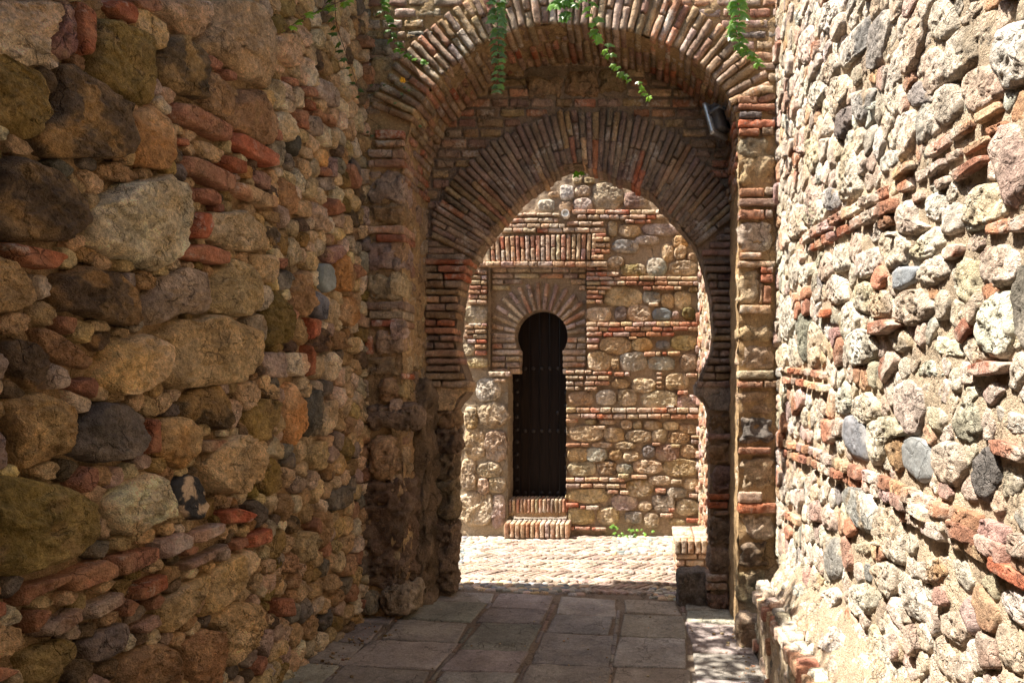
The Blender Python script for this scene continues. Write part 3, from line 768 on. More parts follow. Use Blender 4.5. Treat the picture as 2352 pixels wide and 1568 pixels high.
# ================================================================== GROUND
PAL.update(PAL0)
WASH[:] = [.15, (.40,.33,.25)]
def g(X, Y):
    X = np.asarray(X, float); Y = np.asarray(Y, float)
    return -.047*np.clip(X+2.02, 0, 3)*(1-sstep(5.6, 7.6, Y))
def sheet(name, x0, x1, y0, y1, nx, ny, amp, c0, mat, dz=0, kind='structure'):
    X, Y = np.meshgrid(np.linspace(x0, x1, nx+1), np.linspace(y0, y1, ny+1), indexing='ij'); P = np.stack([X.ravel(), Y.ravel(), (g(X, Y)+dz).ravel()], 1)
    P[:, 2] += fbm(P*5, 4, 7)*amp; i, j = np.meshgrid(np.arange(nx), np.arange(ny), indexing='ij'); a = i*(ny+1)+j
    Q = np.stack([a, a+ny+1, a+ny+2, a+1], -1).reshape(-1, 4); m = fbm(P*2.2, 4, 5)
    C = np.concatenate([np.array(c0)[None]*(1+.22*m[:, None]), np.full((len(P), 1), .8)], 1)
    mb = MB(); mb.add(P, C, Q); o = mb.build(name, mat); return tag(o, kind=kind)
sheet('ground', -9, 9, -8, 14, 110, 140, .006, (.27,.21,.155), M_MO, dz=-.014)
mb = MB()
cols = [-2.1, -1.80, -1.237, -.745, -.233, .274, .72]
for a, b in zip(cols[:-1], cols[1:]):
    y = 1.2+random.uniform(0, .4)
    while y < 5.52:
        L = random.uniform(.30, .62); y1 = min(y+L, 5.60)
        if y1-y > .12:
            ga = random.uniform(.010, .03); x0, x1 = a+ga+random.uniform(-.012, .02), b-ga+random.uniform(-.02, .012); cx, cy = (x0+x1)/2, (y+y1)/2; sk = random.uniform(-.022, .022)
            z = float(g(cx, cy)); tx = float(g(x1, cy)-g(x0, cy)); ty_ = random.uniform(-.004, .004)
            typ = random.choice('SSSSSss')
            rbox(mb, (cx, cy, z-.034+random.uniform(-.003, .004)), ((x1-x0)/2, sk, tx/2), (sk, (y1-y)/2-.008, ty_), (0, 0, .03), .012, typ, .55, .018, 30, jit=.2)
        y = y1
    yb = 1.2
    while yb < 5.5:                                               # strips of old brick in the long joints
        Lb = random.uniform(.12, .26)
        if random.random() < .75: rbox(mb, (b, yb+Lb/2, float(g(b, yb))-.035), (.016, 0, 0), (0, Lb/2-.005, 0), (0, 0, .026), .01, pick('GDsG'), .5, .02, 10)
        yb += Lb
o = part(mb, 'slate_paving', M_SL, None); tag(o, kind='structure')
# courtyard: herringbone brick with cobbled margins
mb = MB(); bw, bl = .052, .205
def hb(cx, cy, ang):
    z = float(g(cx, cy)); c, s = math.cos(ang), math.sin(ang); t = pick('PPPPQ')
    rbox(mb, (cx, cy, z-.022+random.uniform(-.005, .005)), (c*(bl/2-.004), s*(bl/2-.004), random.uniform(-.003, .003)), (-s*(bw/2-.004), c*(bw/2-.004), 0), (0, 0, .024), .011, t, .7, .05, 4)
an0 = -.74; ca, sa = math.cos(an0), math.sin(an0); L_, W_ = bl, bw
for a in range(-80, 81):
    for b in range(-14, 15):
        ox, oy = a*W_+b*L_, a*W_-b*L_
        for lx, ly, an in ((ox+L_/2, oy+W_/2, 0), (ox+W_/2, oy+W_+L_/2, math.pi/2)):
            X, Y = lx*ca-ly*sa-.9, lx*sa+ly*ca+6.7
            if not (-2.6 < X < .62 and 5.70 < Y < 7.7): continue
            if (Y > 6.95 and X > -.38) or (Y < 5.98 and (X < -.55 or X > .02)) or (Y > 7.1 and X < -1.55) or (Y < 7.1 and X < -1.75): continue
            hb(X, Y, an+an0)
o = part(mb, 'brick_paving', M_BR, None); tag(o, kind='structure')
mb = MB(); PLG = None
def cobbles(x0, x1, y0, y1, n):
    pts = []
    for _ in range(n*12):
        x, y = random.uniform(x0, x1), random.uniform(y0, y1)
        if all((x-a)**2+((y-b)*1.3)**2 < 0 or (x-a)**2+((y-b)*1.4)**2 > .058**2 for a, b in pts): pts.append((x, y))
        if len(pts) >= n: break
    for x, y in pts:
        a = random.uniform(-.4, .4); r1, r2 = random.uniform(.032, .055), random.uniform(.02, .032)
        rbox(mb, (x, y, float(g(x, y))-.022), (r1*math.cos(a), r1*math.sin(a), 0), (-r2*math.sin(a), r2*math.cos(a), 0), (0, 0, random.uniform(.022, .032)), .04, pick('bgggccmG'), .4, .02, 5)
cobbles(-.38, .6, 6.95, 7.70, 300); cobbles(-2.6, -.55, 5.66, 5.96, 230); cobbles(.02, .6, 5.66, 5.96, 90); cobbles(-2.7, -1.75, 6.0, 7.1, 240); cobbles(-2.7, -1.55, 7.1, 7.7, 150)
o = part(mb, 'cobble_margins', M_SM, None); tag(o, kind='structure')

# grit and crumbs of mortar along the wall feet
mb = MB()
for _ in range(420):
    side = random.random()
    if side < .4: X = -2.0+abs(random.gauss(0, .12))+.06; Y = random.uniform(2.2, 4.9)
    elif side < .8: X = .66-abs(random.gauss(0, .10)); Y = random.uniform(2.4, 4.9)
    else: X = random.uniform(-1.9, .6); Y = random.uniform(2.5, 5.6)
    r_ = random.choice((.004, .005, .006, .008, .012 if side < .8 else .005)); rbox(mb, (X, Y, float(g(X, Y))+r_*.4-.003), (r_, r_*random.uniform(-.4, .4), 0), (-r_*.3, r_*.8, 0), (0, 0, r_*.6), r_, pick('cttnBo'), .3, .02, 3)
o = part(mb, 'grit', M_ST, None); tag(o, kind='stuff', label='scattered grit and crumbs of mortar on the paving')

pv = thing('unseen_vault', (-.5, -1, 0), 'unseen roofed passage presumed behind the viewpoint, added to hold back sky light', 'vault')  # unseen vault, presumed from the shading; added to keep sky light off
mb = MB(); n_ = 40; T_ = np.linspace(math.pi, 0, n_); cxv, rv = (XL+XR)/2, (XR-XL)/2+.02
arc_ = lambda Y: np.stack([cxv+rv*np.cos(T_), np.full(n_, Y), 2.45+.8*np.sin(T_)], 1)
strip(mb, arc_(.35), arc_(-4.5), 40, (0, 0, 1), amp=.03); top_ = arc_(.35).copy(); top_[:, 2] = 4.9; strip(mb, arc_(.35), top_, 20, (0, 1, 0), amp=.03)
PB_ = Plane((0, -4.5, 0), (1, 0, 0), (0, 0, 1), (0, 1, 0)); gridrect(mb, PB_, XL-.1, XR+.1, -.3, 3.4, .1)
tb_ = top_.copy(); tb_[:, 1] = -4.5; strip(mb, top_, tb_, 10, (0, 0, 1)); 
for X_, sg_ in ((XL, 1), (XR, -1)):
    P_ = Plane((X_, 0, 0), (0, 1, 0), (0, 0, 1), (sg_, 0, 0)); gridrect(mb, P_, -4.5, -2.4, -.3, 4.9, .1)
part(mb, 'masonry', M_MO, pv)
# ================================================================== OUTER ARCH AND PILLARS
WASH[:] = [.5, (.41,.31,.22)]
PAL.update({'y': ((.50,.375,.225),(.56,.45,.31),.8), 'o': ((.31,.25,.165),(.40,.33,.23),.7), 'd': ((.20,.15,.11),(.38,.28,.19),.7)})
CX, CZ, RI, RE = -.5625, 3.0125, 1.219, 1.547
aw = thing('brick_archway', (-.56, YF, 0), 'wide round brick arch on stone and brick pillars spanning the passage', 'archway')
EX, EY, EZ = np.eye(3)
ARC = [(924,425),(926,380),(934,320),(954,256),(983,212),(1046,150),(1111,99),(1188,68),(1262,56),(1353,60),(1445,73),(1500,90),(1558,116),(1610,149),(1652,192),(1682,235),(1695,290),(1696,425)]
def resamp(P, n):
    P = np.array(P, float); d = np.hypot(*(np.diff(P, axis=0).T)); s = np.concatenate([[0], np.cumsum(d)]); t = np.linspace(0, s[-1], n)
    return np.stack([np.interp(t, s, P[:, 0]), np.interp(t, s, P[:, 1])], 1)
ar = resamp([at(x, y, YF)[[0, 2]] for x, y in ARC], 400); k_ = np.ones(25)/25
ar = np.stack([np.convolve(np.pad(ar[:, i], 12, mode='reflect', reflect_type='odd'), k_, 'valid') for i in (0, 1)], 1)
tg = np.gradient(ar, axis=0); tg /= np.linalg.norm(tg, axis=1, keepdims=True); an_ = np.stack([-tg[:, 1], tg[:, 0]], 1)
sl = np.concatenate([[0], np.cumsum(np.hypot(*np.diff(ar, axis=0).T))]); ALEN = sl[-1]
def arc_at(q): return np.array([np.interp(q, sl, ar[:, 0]), np.interp(q, sl, ar[:, 1])]), np.array([np.interp(q, sl, an_[:, 0]), np.interp(q, sl, an_[:, 1])])
z0_, z1_ = ar[0, 1], ar[-1, 1]
opn = np.vstack([[(ar[0, 0], z) for z in np.linspace(-.25, z0_, 150)], ar[1:-1], [(ar[-1, 0], z) for z in np.linspace(z1_, -.3, 150)]])
A = np.stack([opn[:, 0], np.full(len(opn), YF-.008), opn[:, 1]], 1)
th_ = np.linspace(math.pi, 0, 398)
out = np.vstack([[(-2.75, z) for z in np.linspace(-.25, z0_, 150)], np.stack([CX+2.3*np.cos(th_), z0_+2.2*np.sin(th_)], 1), [(1.9, z) for z in np.linspace(z1_, -.3, 150)]])
Bo = np.stack([out[:, 0], np.full(len(out), YF), out[:, 1]], 1)
mb = MB(); strip(mb, A, Bo, 60, (0, -1, 0), amp=.022, seed=2, flip=True)
nr = np.array([(1, 0, 0)]*150+[(-n_[0], 0, -n_[1]) for n_ in an_[1:-1]]+[(-1, 0, 0)]*150, float)
strip(mb, A, A+np.array([0, YI-YF, 0]), 34, nr, amp=.022, seed=4)
T0 = Plane((0, 0, 5.2), (1, 0, 0), (0, 1, 0), (0, 0, 1)); gridrect(mb, T0, -2.9, 1.9, YF-.02, YIB+.02, .15, amp=.02)
S0 = Plane((XL-.06, 0, 0), (0, 1, 0), (0, 0, 1), (-1, 0, 0)); gridrect(mb, S0, YF, YIB, -.2, 5.2, .1, amp=.02)
part(mb, 'mortar_core', M_MO, aw)
mb = MB(); q_ = float(np.interp(at(0, 285, YF)[2], ar[:180, 1], sl[:180])); qe = float(np.interp(-at(0, 258, YF)[2], -ar[220:, 1], sl[220:])); qs = q_; k = 0
VT = 'WWmTWTTWDnnTB'
while q_ < qe:
    dth = .0565*random.uniform(.93, 1.07); c0_, n0_ = arc_at(q_+dth/2); q_ += dth; k += 1
    er = np.array([n0_[0], 0, n0_[1]]); et = np.array([-er[2], 0, er[0]]); w = .0235*random.uniform(.9, 1.08)
    sp = random.random(); cuts = [0, 1] if (k % 2 == 0 and sp < .8) else [0, random.uniform(.38, .62), 1]
    R0 = -random.uniform(.0, .03)
    for a, b in zip(cuts[:-1], cuts[1:]):
        r0, r1 = R0+(RE-RI)*a+.006, R0+(RE-RI)*b-.004; d = .13
        rbox(mb, np.array([c0_[0], YF+d-.028-random.uniform(0, .014), c0_[1]])+er*(r0+r1)/2, er*(r1-r0)/2, et*w, EY*d, .011, pick(VT), .9, .02, 16, taper=.06)
part(mb, 'arch_ring', M_BR, aw)
mb = MB(); q_ = .02
while q_ < ALEN-.03:
    dth = .058*random.uniform(.93, 1.07); qm = q_+dth/2; c0_, n0_ = arc_at(qm); q_ += dth
    er = np.array([n0_[0], 0, n0_[1]]); et = np.array([-er[2], 0, er[0]])
    y = YF+.21 if qs < qm < qe else YF+.03
    y += random.uniform(-.03, .03)
    while y < YI-.03:
        L = min(random.uniform(.1, .24), YI-y); 
        if L > .05: rbox(mb, np.array([c0_[0], y+L/2, c0_[1]])+er*(.035+random.uniform(-.014, .014)), er*.05, et*.0225, EY*(L/2-.006), .012, pick('rBWTunBW'), 1.2, .02, 10)
        y += L
part(mb, 'arch_soffit', M_BR, aw)
# spandrels
mbs = [MB(), MB()]; y = -4; ARP = [tuple(v) for v in ar[::8]]
while y < 300:
    h = random.uniform(22, 27); x = 835+random.uniform(-30, 0)
    while x < 1800:
        L = random.uniform(45, 72); c = at(x+L/2, y+h/2, YF); r = np.hypot(ar[:, 0]-c[0], ar[:, 1]-c[2]).min(); ins_ = inside((c[0], c[2]), ARP)
        if r > RE-RI-.01 and not ins_ and not (850 < x+L/2 < 905 and 92 < y < 175) and c[2]-CZ > -.2:
            s = YF/F; rbox(mbs[x > 1300], c+np.array([0, .036, 0]), EX*(L/2-3)*s, EZ*(h/2-3.5)*s, EY*.05, .012, pick('TcmmunWBG'), 1, .018, 12)
        x += L
    y += h
for m_ in mbs: part(m_, 'spandrel_courses', M_BR, aw)
def block(mb, z, x0, y0, x1, y1, Y, typ, dep=.1, proud=.03, r=.03, amp=1.3, res=.02, X1=None, X0=None, nmax=26):
    a = at(*D(z, x0, y0), Y); b = at(*D(z, x1, y1), Y)
    xa, xb = (X0 if X0 is not None else a[0]), (X1 if X1 is not None else b[0])
    c = ((xa+xb)/2, Y-proud+dep/2, (a[2]+b[2])/2)
    rbox(mb, c, EX*(xb-xa)/2, EZ*(a[2]-b[2])/2, EY*dep/2, r, typ, amp, res, nmax)
LPX = -1.755
def stoneblock(root, *a, **k):
    mb = MB(); block(mb, *a, **k); ty = a[6]
    part(mb, 'brick' if ty in 'rBWTp' and abs(a[5]-a[3]) < 90 else 'stone', M_BR if ty in 'rBWTp' else M_ST, root, label=NICE.get(ty))
for x0, y0, x1, y1, ty, wrap in ((100,262,305,452,'m',1),(108,452,300,576,'n',1),(95,668,305,838,'m',1),(98,842,345,1006,'y',1),(150,1168,318,1312,'c',1),
   (88,1318,332,1442,'t',1),(20,1178,92,1302,'t',0),(10,1320,88,1450,'t',0),(30,20,110,130,'t',0)):
    stoneblock(aw, 'L', x0, y0, x1, y1, YF, ty, dep=random.uniform(.2, .3), proud=.035, r=.05, amp=1.5, X1=LPX if wrap else None, nmax=24)
for x0, y0, x1, y1, ty, wrap in ((105,582,298,624,'T',1),(160,630,330,668,'r',1),(95,1012,300,1056,'W',1),(120,1060,330,1108,'y',1),(130,1115,270,1150,'r',0),(272,1116,350,1150,'W',1),
   (95,1205,135,1310,'r',0),(300,1415,345,1446,'r',1),(150,40,290,86,'r',1),(155,98,290,130,'T',1),(112,150,248,192,'p',0),(250,150,300,200,'B',1),(148,204,300,248,'r',1),(112,210,145,246,'p',0),(20,700,95,740,'W',0),(30,1100,95,1150,'n',0)):
    stoneblock(aw, 'L', x0, y0, x1, y1, YF, ty, dep=.24 if wrap else .08, proud=.04, r=.012, amp=.9, res=.016, X1=LPX+.01 if wrap else None)
# lower left pillar, worn
for x0, y0, x1, y1, ty in ((270,20,400,175,'n'),(170,180,500,350,'D'),(205,375,400,655,'t'),(130,1345,285,1500,'o'),(285,1305,500,1500,'o'),(20,120,170,330,'n'),(40,480,190,700,'G'),(0,340,130,480,'n')):
    stoneblock(aw, 'J', x0, y0, x1, y1, YF, ty, dep=.32, proud=.07 if ty != 'o' else .10, r=.08, amp=1.6, nmax=26)
mb = MB(); block(mb, 'J', 60, 650, 400, 1340, YF, 'e', dep=.4, proud=.05, r=.06, amp=2.2, nmax=40, res=.02, X1=-1.74)
part(mb, 'render_patch', M_MO, aw)
mb = MB(); z = .05                                                 # returns of the left pillar, facing the opening
PLQ = Plane((-1.765, 0, 0), (0, 1, 0), (0, 0, 1), (1, 0, 0))
fill(mb, PLQ, 5.0, YI-.01, .0, 2.98, .13, [], 'ttncmntW', (.35, .5), .018, Hmax=.055)
PLQ2 = Plane((.648, 0, 0), (0, 1, 0), (0, 0, 1), (-1, 0, 0)); fill(mb, PLQ2, 5.08, YI-.01, .0, 3.0, .12, [], 'nWDn', (.2, .3), .02, Hmax=.015)
part(mb, 'return_rubble', M_ST, aw, kind='stuff')
# right pillar
for z, x0, y0, x1, y1, ty in (('R',465,312,662,450,'o'),('R',480,432,705,622,'t'),('R',480,848,697,1034,'m'),('R',466,1140,604,1352,'y'),('X',1388,-20,1962,262,'t'),
   ('X',1390,332,1968,690,'y'),('X',1392,1012,1960,1390,'t'),('8',326,205,503,350,'G'),('8',325,412,508,588,'y'),('8',345,708,505,832,'y'),('8',330,840,478,980,'d'),('8',318,985,458,1160,'t'),('8',292,1165,400,1365,'c'),('R',606,1230,628,1360,'t')):
    stoneblock(aw, z, x0, y0, x1, y1, YF, ty, dep=.2, proud=.03 if y1 != 1365 else .3, r=.045, amp=1.35, X0=.64 if x0 < 1400 and not (z == 'R' and x0 == 606) and z != '8' else None)
for z, x0, y0, x1, y1, ty in (('R',482,166,618,206,'G'),('R',474,216,700,262,'r'),('R',478,270,602,308,'r'),('R',620,262,690,308,'W'),('R',480,642,632,692,'B'),('R',640,636,688,684,'W'),
   ('R',480,706,705,750,'W'),('R',478,776,632,830,'B'),('R',640,776,684,824,'W'),('R',480,1042,615,1080,'T'),('R',472,1096,700,1130,'T'),('R',612,1130,690,1170,'r'),('R',612,1178,690,1225,'r'),
   ('R',630,1250,678,1356,'B'),('R',484,1368,672,1420,'T'),('X',1372,716,1925,840,'y'),('X',1382,882,1755,980,'r'),('X',1780,876,1980,988,'n'),('8',322,366,484,400,'B'),('8',322,592,440,645,'p'),('8',322,648,510,698,'r'),
   ('R',470,70,590,115,'B'),('R',475,118,700,150,'B'),('R',606,5,690,45,'T')):
    stoneblock(aw, z, x0, y0, x1, y1, YF, ty, dep=.12, proud=.045, r=.012, amp=.9, res=.014)

for x0_, y0_, x1_, y1_, ty_ in ((848,92,903,132,'G'),(850,134,904,176,'n')):
    a_ = at(x0_, y0_, YF); b_ = at(x1_, y1_, YF); mb = MB(); rbox(mb, ((a_[0]+b_[0])/2, YF+.05, (a_[2]+b_[2])/2), EX*(b_[0]-a_[0])/2, EZ*(a_[2]-b_[2])/2, EY*.08, .04, ty_, 1.2, .018, 20); part(mb, 'stone', M_ST, aw, label=NICE[ty_])
# ================================================================== INNER HORSESHOE ARCH
hw = thing('horseshoe_archway', (-.3, YI, 0), 'pointed horseshoe brick arch with carved stone imposts behind the wider arch', 'archway')
OUT = [(1052,1360),(1055,1212),(1046,1190),(1053,1117),(1057,1059),(1064,1015),(1057,945),(1068,925),(1086,905),(1092,884),(1086,867),(1072,827),(1062,790),(1066,750),(1070,710),(1078,660),
 (1088,630),(1104,605),(1129,560),(1170,512),(1201,475),(1226,455),(1253,438),(1289,409),(1319,397),(1345,397),(1380,411),(1448,438),(1497,463),(1533,504),(1563,538),(1597,582),
 (1613,629),(1628,695),(1634,776),(1629,812),(1620,834),(1610,855),(1600,877),(1592,886),(1596,905),(1617,930),(1625,960),(1627,1400)]
O3 = np.array([at(x, y, YIB) for x, y in OUT])[:, [0, 2]]
o = resamp(O3, 420); A = np.stack([o[:, 0], np.full(420, YI-.002), o[:, 1]], 1)
cc = np.array([-.45, 2.4]); dr = o-cc; dr[:, 1] = np.where(dr[:, 1] < 0, dr[:, 1]*0, dr[:, 1]); dr /= np.linalg.norm(dr, axis=1, keepdims=True)
dd = np.where(np.abs(dr[:, :1]) < 1e-3, 1, 1)*dr
ob = o+dr*1.15; Bv = np.stack([ob[:, 0], A[:, 1], np.where(o[:, 1] < 2.4, o[:, 1], ob[:, 1]+.25*dr[:, 1])], 1)
mb = MB(); strip(mb, A, Bv, 56, (0, -1, 0), amp=.018, seed=12, flip=True, c0=(.33,.245,.175))
o2 = A.copy(); o2[:, 1] = YIB; tn = np.gradient(o, axis=0); tn /= np.linalg.norm(tn, axis=1, keepdims=True); nr = np.stack([tn[:, 1], 0*tn[:, 0], -tn[:, 0]], 1)
strip(mb, A, o2, 14, nr, amp=.012, seed=13, c0=(.30,.22,.15)); B2 = Bv.copy(); B2[:, 1] = YIB; strip(mb, o2, B2, 20, (0, 1, 0), amp=.01, seed=14)
part(mb, 'mortar_core', M_MO, hw)
Iv = resamp([at(x, y, YIB)[[0, 2]] for x, y in OUT[17:32]], 400)
Ev = resamp([at(x, y, YI)[[0, 2]] for x, y in ((996,548),(990,490),(1050,398),(1120,335),(1200,285),(1290,252),(1400,252),(1490,275),(1570,318),(1640,390),(1700,490))], 400)
mb = MB(); NV = 57
for k in range(NV):
    f = (k+.5)/NV; j = int(f*399); a = Iv[j]; b = Ev[j]; L = np.linalg.norm(b-a); u = (b-a)/L; er = np.array([u[0], 0, u[1]]); et = np.array([-u[1], 0, u[0]])
    L *= random.uniform(.93, 1.03); st = random.uniform(-.032, .002); cuts = random.choice(([0, .52, 1], [0, .3, 1], [0, .7, 1], [0, .26, .76, 1], [0, .5, 1]))
    left = f < .22
    for p, q in zip(cuts[:-1], cuts[1:]):
        r0, r1 = st+L*p+.005, L*q-.005; w = .0225*random.uniform(.88, 1.1); d = .115; dh = d if p == 0 else .05; m0 = np.array([a[0], YI+dh-.026-random.uniform(0, .016), a[1]])
        ty = pick('DDDDDDnD') if not left else pick('DDWWDBnW')
        if p == 0 and random.random() < .12: ty = pick('rBT')
        rbox(mb, m0+er*(r0+r1)/2, er*(r1-r0)/2, et*w, EY*dh, .010, ty, .9, .02, 18, taper=.05)
part(mb, 'horseshoe_ring', M_BR, hw)
s = YI/F; mbl, mbr = MB(), MB()
def xin(zw, left):
    q = [p for p in (o[:210] if left else o[210:])]; q = np.array(q); i = np.argmin(np.abs(q[:, 1]-zw)); return q[i, 0]
for y0_, xa_, xb_, m_ in [(y_, 980, lambda y: 990+(y-548)*108/57, mbl) for y_ in (553, 570, 587-3)]+[(y_, None, 1690, mbr) for y_ in (506, 523, 540, 557, 574)]:
    if xa_ is not None: x0_, x1_ = xa_, xb_(y0_+6)
    else: x0_, x1_ = 1604+(582-y0_)*93/92, 1690
    if x1_-x0_ > 10: c_ = at((x0_+x1_)/2, y0_+7, YI); rbox(m_, c_+np.array([0, .03, 0]), EX*(x1_-x0_)/2*s, EZ*6.6*s, EY*.05, .01, pick('DDnW'), 1, .018, 14)
y = 596
while y < 884:
    h = random.uniform(15.5, 19); c = at(0, y+h/2, YI); zw = c[2]; hz = (h/2-2.0)*s
    xr = xin(zw, True)+random.uniform(-.02, .03); xl = at(980, 0, YI)[0]
    cuts = [xl, xl+(xr-xl)*random.uniform(.3, .65), xr] if random.random() < .5 else [xl, xr]
    for a, b in zip(cuts[:-1], cuts[1:]): rbox(mbl, ((a+b)/2, YI+.075-random.uniform(.02, .05), zw), EX*(b-a-.012)/2, EZ*hz, EY*.11, .012, pick('WWnDrBTW'), 1, .018, 16)
    xl = xin(zw, False)+random.uniform(-.012, .012); xr = .665
    cuts = [xl, xl+(xr-xl)*random.uniform(.35, .65), xr] if random.random() < .45 else [xl, xr]
    for a, b in zip(cuts[:-1], cuts[1:]): rbox(mbr, ((a+b)/2, YI+.08-random.uniform(.0, .03), zw), EX*(b-a-.01)/2, EZ*hz, EY*.11, .010, pick('DDDDnD'), 1, .018, 16)
    y += h
part(mbl, 'leg_courses', M_BR, hw); part(mbr, 'leg_courses', M_BR, hw)
mbs = [MB(), MB()]; y = 112
def in_ext(c): 
    return inside((c[0], c[2]), list(map(tuple, Ev[::8]))+[(.8, 1.0), (-1.9, 1.0)])
while y < 600:
    h = random.uniform(21, 26); x = 960+random.uniform(-40, 0)
    while x < 1720:
        L = random.uniform(38, 66); c = at(x+L/2, y+h/2, YI); 
        ins = in_ext(c); st = 1205 < x+L/2 < 1445 and 160 < y+h/2 < 228
        if not ins and not st: rbox(mbs[x+L/2 > 1328], c+np.array([0, .036, 0]), EX*(L/2-2.5)*s, EZ*(h/2-3.2)*s, EY*.05, .012, pick('WnWBDTnW'), 1, .02, 10)
        x += L
    y += h
for m_ in mbs: part(m_, 'spandrel_courses', M_BR, hw)
def px(x0, y0, x1, y1, Y, ty, root, dep=.12, proud=.04, r=.04, amp=1.3, res=.018, name='stone', mat=None, **k):
    a = at(x0, y0, Y); b = at(x1, y1, Y); mb = MB()
    rbox(mb, ((a[0]+b[0])/2, Y-proud+dep/2, (a[2]+b[2])/2), EX*(b[0]-a[0])/2, EZ*(a[2]-b[2])/2, EY*dep/2, r, ty, amp, res, 26)
    return part(mb, name, mat or M_ST, root, label=NICE.get(ty))
for q in ((1208,178,1296,228),(1298,168,1374,224),(1378,163,1440,216)): px(*q, YI, 'n', hw)
px(1205,180,1206,181, YI, 'n', hw) if False else None
mb = MB()                                                         # grey cement smear over the right shoulder
stone(mb, [PLI.hit(*D('B', *p)) for p in ((2000,-160),(2120,-150),(2180,-80),(2260,-60),(2340,10),(2420,90),(2400,160),(2330,120),(2270,40),(2180,10),(2090,-60),(2010,-90))], PLI, .045, 'g', res=.012, blocky=8)
part(mb, 'cement_smear', M_MO, hw, label='pale grey cement patch')
# carved imposts: profile swept through the wall thickness
def impost(prof, typ, label):
    P = resamp(prof+[prof[0]], 90)[:-1]; mb = MB(); W = np.array([at(x, y, YIB)[[0, 2]] for x, y in P]); y0, y1 = YI-.035, YIB+.01
    n = len(W); ring = [np.stack([W[:, 0], np.full(n, yy), W[:, 1]], 1) for yy in np.linspace(y0, y1, 8)]; c = W.mean(0)
    inr = [np.stack([c[0]+(W[:, 0]-c[0])*f, np.full(n, y0-.004), c[1]+(W[:, 1]-c[1])*f], 1) for f in (.96, .75, .5, .25, .02)]
    R = inr[::-1]+ring; V = np.concatenate(R); i = np.arange(n); j = (i+1) % n; Q = np.concatenate([np.stack([k*n+i, (k+1)*n+i, (k+1)*n+j, k*n+j], 1) for k in range(len(R)-1)])
    nz = fbm(V*24, 4, 3)*.009; V = V+np.array([0, -1, 0])*nz[:, None]; mb.add(V, colour(V, typ, 5), Q[:, ::-1]); return part(mb, 'impost', M_ST, hw, label=label)
impost([(980,884),(1092,884),(1092,897),(1078,905),(1066,918),(1060,938),(1056,942),(980,940)], 't', 'carved tan impost block')
impost([(1592,884),(1688,884),(1690,944),(1626,940),(1620,926),(1610,914),(1593,907)], 'G', 'smooth grey impost block')
for x0, y0, x1, y1, ty in ((980,942,1053,984,'n'),(975,986,1056,1040,'e'),(972,1042,1050,1100,'e'),(968,1100,1048,1195,'e'),(966,1197,1045,1365,'e')):
    px(x0, y0, x1, y1, YI, ty, hw, dep=.22, proud=.05, r=.05, amp=1.9)
mb = MB(); rbox(mb, (-1.80, 5.35, .75), EX*.13, EY*.2, EZ*.95, .09, 'e', 2.2, .025, 44); part(mb, 'render_patch', M_MO, hw)
for x0, y0, x1, y1, ty in ((1628,948,1690,990,'n'),(1625,1012,1690,1065,'n'),(1634,1068,1690,1130,'D'),(1628,1186,1688,1252,'D'),(1626,1254,1688,1312,'D'),(1624,1355,1680,1402,'D')):
    px(x0, y0, x1, y1, YI, ty, hw, dep=.2, proud=.03, r=.045, amp=1.5)
for x0, y0, x1, y1, ty in ((1625,996,1690,1008,'D'),(1626,1134,1690,1146,'r'),(1626,1151,1670,1166,'r'),(1640,1172,1688,1182,'D'),(1622,1317,1672,1332,'W'),(1622,1336,1670,1352,'W')):
    px(x0, y0, x1, y1, YI, ty, hw, dep=.2, proud=.035, r=.012, amp=1, name='brick', mat=M_BR)

# ================================================================== BACK WALL
PAL.update(PAL0)
WASH[:] = [.58, (.60,.49,.37)]
bw_ = thing('courtyard_wall', (-.9, YB, 0), 'sunlit far wall of cream stones, thin bricks and a small keyhole doorway', 'wall')
sB = YB/F; YP = YB+.115; YD = YB+.30
def rct(mb, x0, y0, x1, y1, pl, Y, c0=(.47,.35,.235), amp=.014, seed=3):
    a = at(x0, y0, Y); b = at(x1, y1, Y); gridrect(mb, pl, a[0], b[0], b[2], a[2], .02, off=-.026, amp=amp, c0=c0, seed=seed)
mb = MB()
rct(mb, 880, 250, 1760, 612, PLB, YB); rct(mb, 880, 612, 1122, 850, PLB, YB); rct(mb, 1347, 612, 1760, 850, PLB, YB)
rct(mb, 880, 850, 1166, 1250, PLB, YB, c0=(.50,.39,.26), amp=.03); rct(mb, 1301, 850, 1760, 1250, PLB, YB)
PLP = Plane((0, YP, 0), (1, 0, 0), (0, 0, 1), (0, -1, 0))
kc = at(1240, 770, YB); KX, KZ, KR = kc[0], kc[2], 61*sB; zb = at(0, 850, YB)[2]
th = np.linspace(math.radians(-35), math.radians(215), 140)[::-1]
ko = np.stack([KX+KR*np.cos(th), KZ+KR*np.sin(th)], 1); x0p, x1p = at(1122, 0, YB)[0], at(1347, 0, YB)[0]; zt = at(0, 610, YB)[2]
ko = np.vstack([[(ko[0, 0]-.01, zb)], ko, [(ko[-1, 0]+.01, zb)]])
dv = ko-np.array([KX, KZ]); sc_ = np.minimum(np.where(dv[:, 0] > 0, (x1p-KX+.01), (KX-x0p+.01))/np.maximum(np.abs(dv[:, 0]), 1e-6), np.where(dv[:, 1] > 0, (zt-KZ+.01)/np.maximum(dv[:, 1], 1e-6), 99))
kb = np.array([KX, KZ])+dv*sc_[:, None]; kb[:, 1] = np.where(dv[:, 1] < 0, np.maximum(ko[:, 1], zb), kb[:, 1])
def to3(P, Y): return np.stack([P[:, 0], np.full(len(P), Y), P[:, 1]], 1)
strip(mb, to3(ko, YP), to3(kb, YP), 20, (0, -1, 0), amp=.012, seed=21, c0=(.42,.32,.22), flip=True)
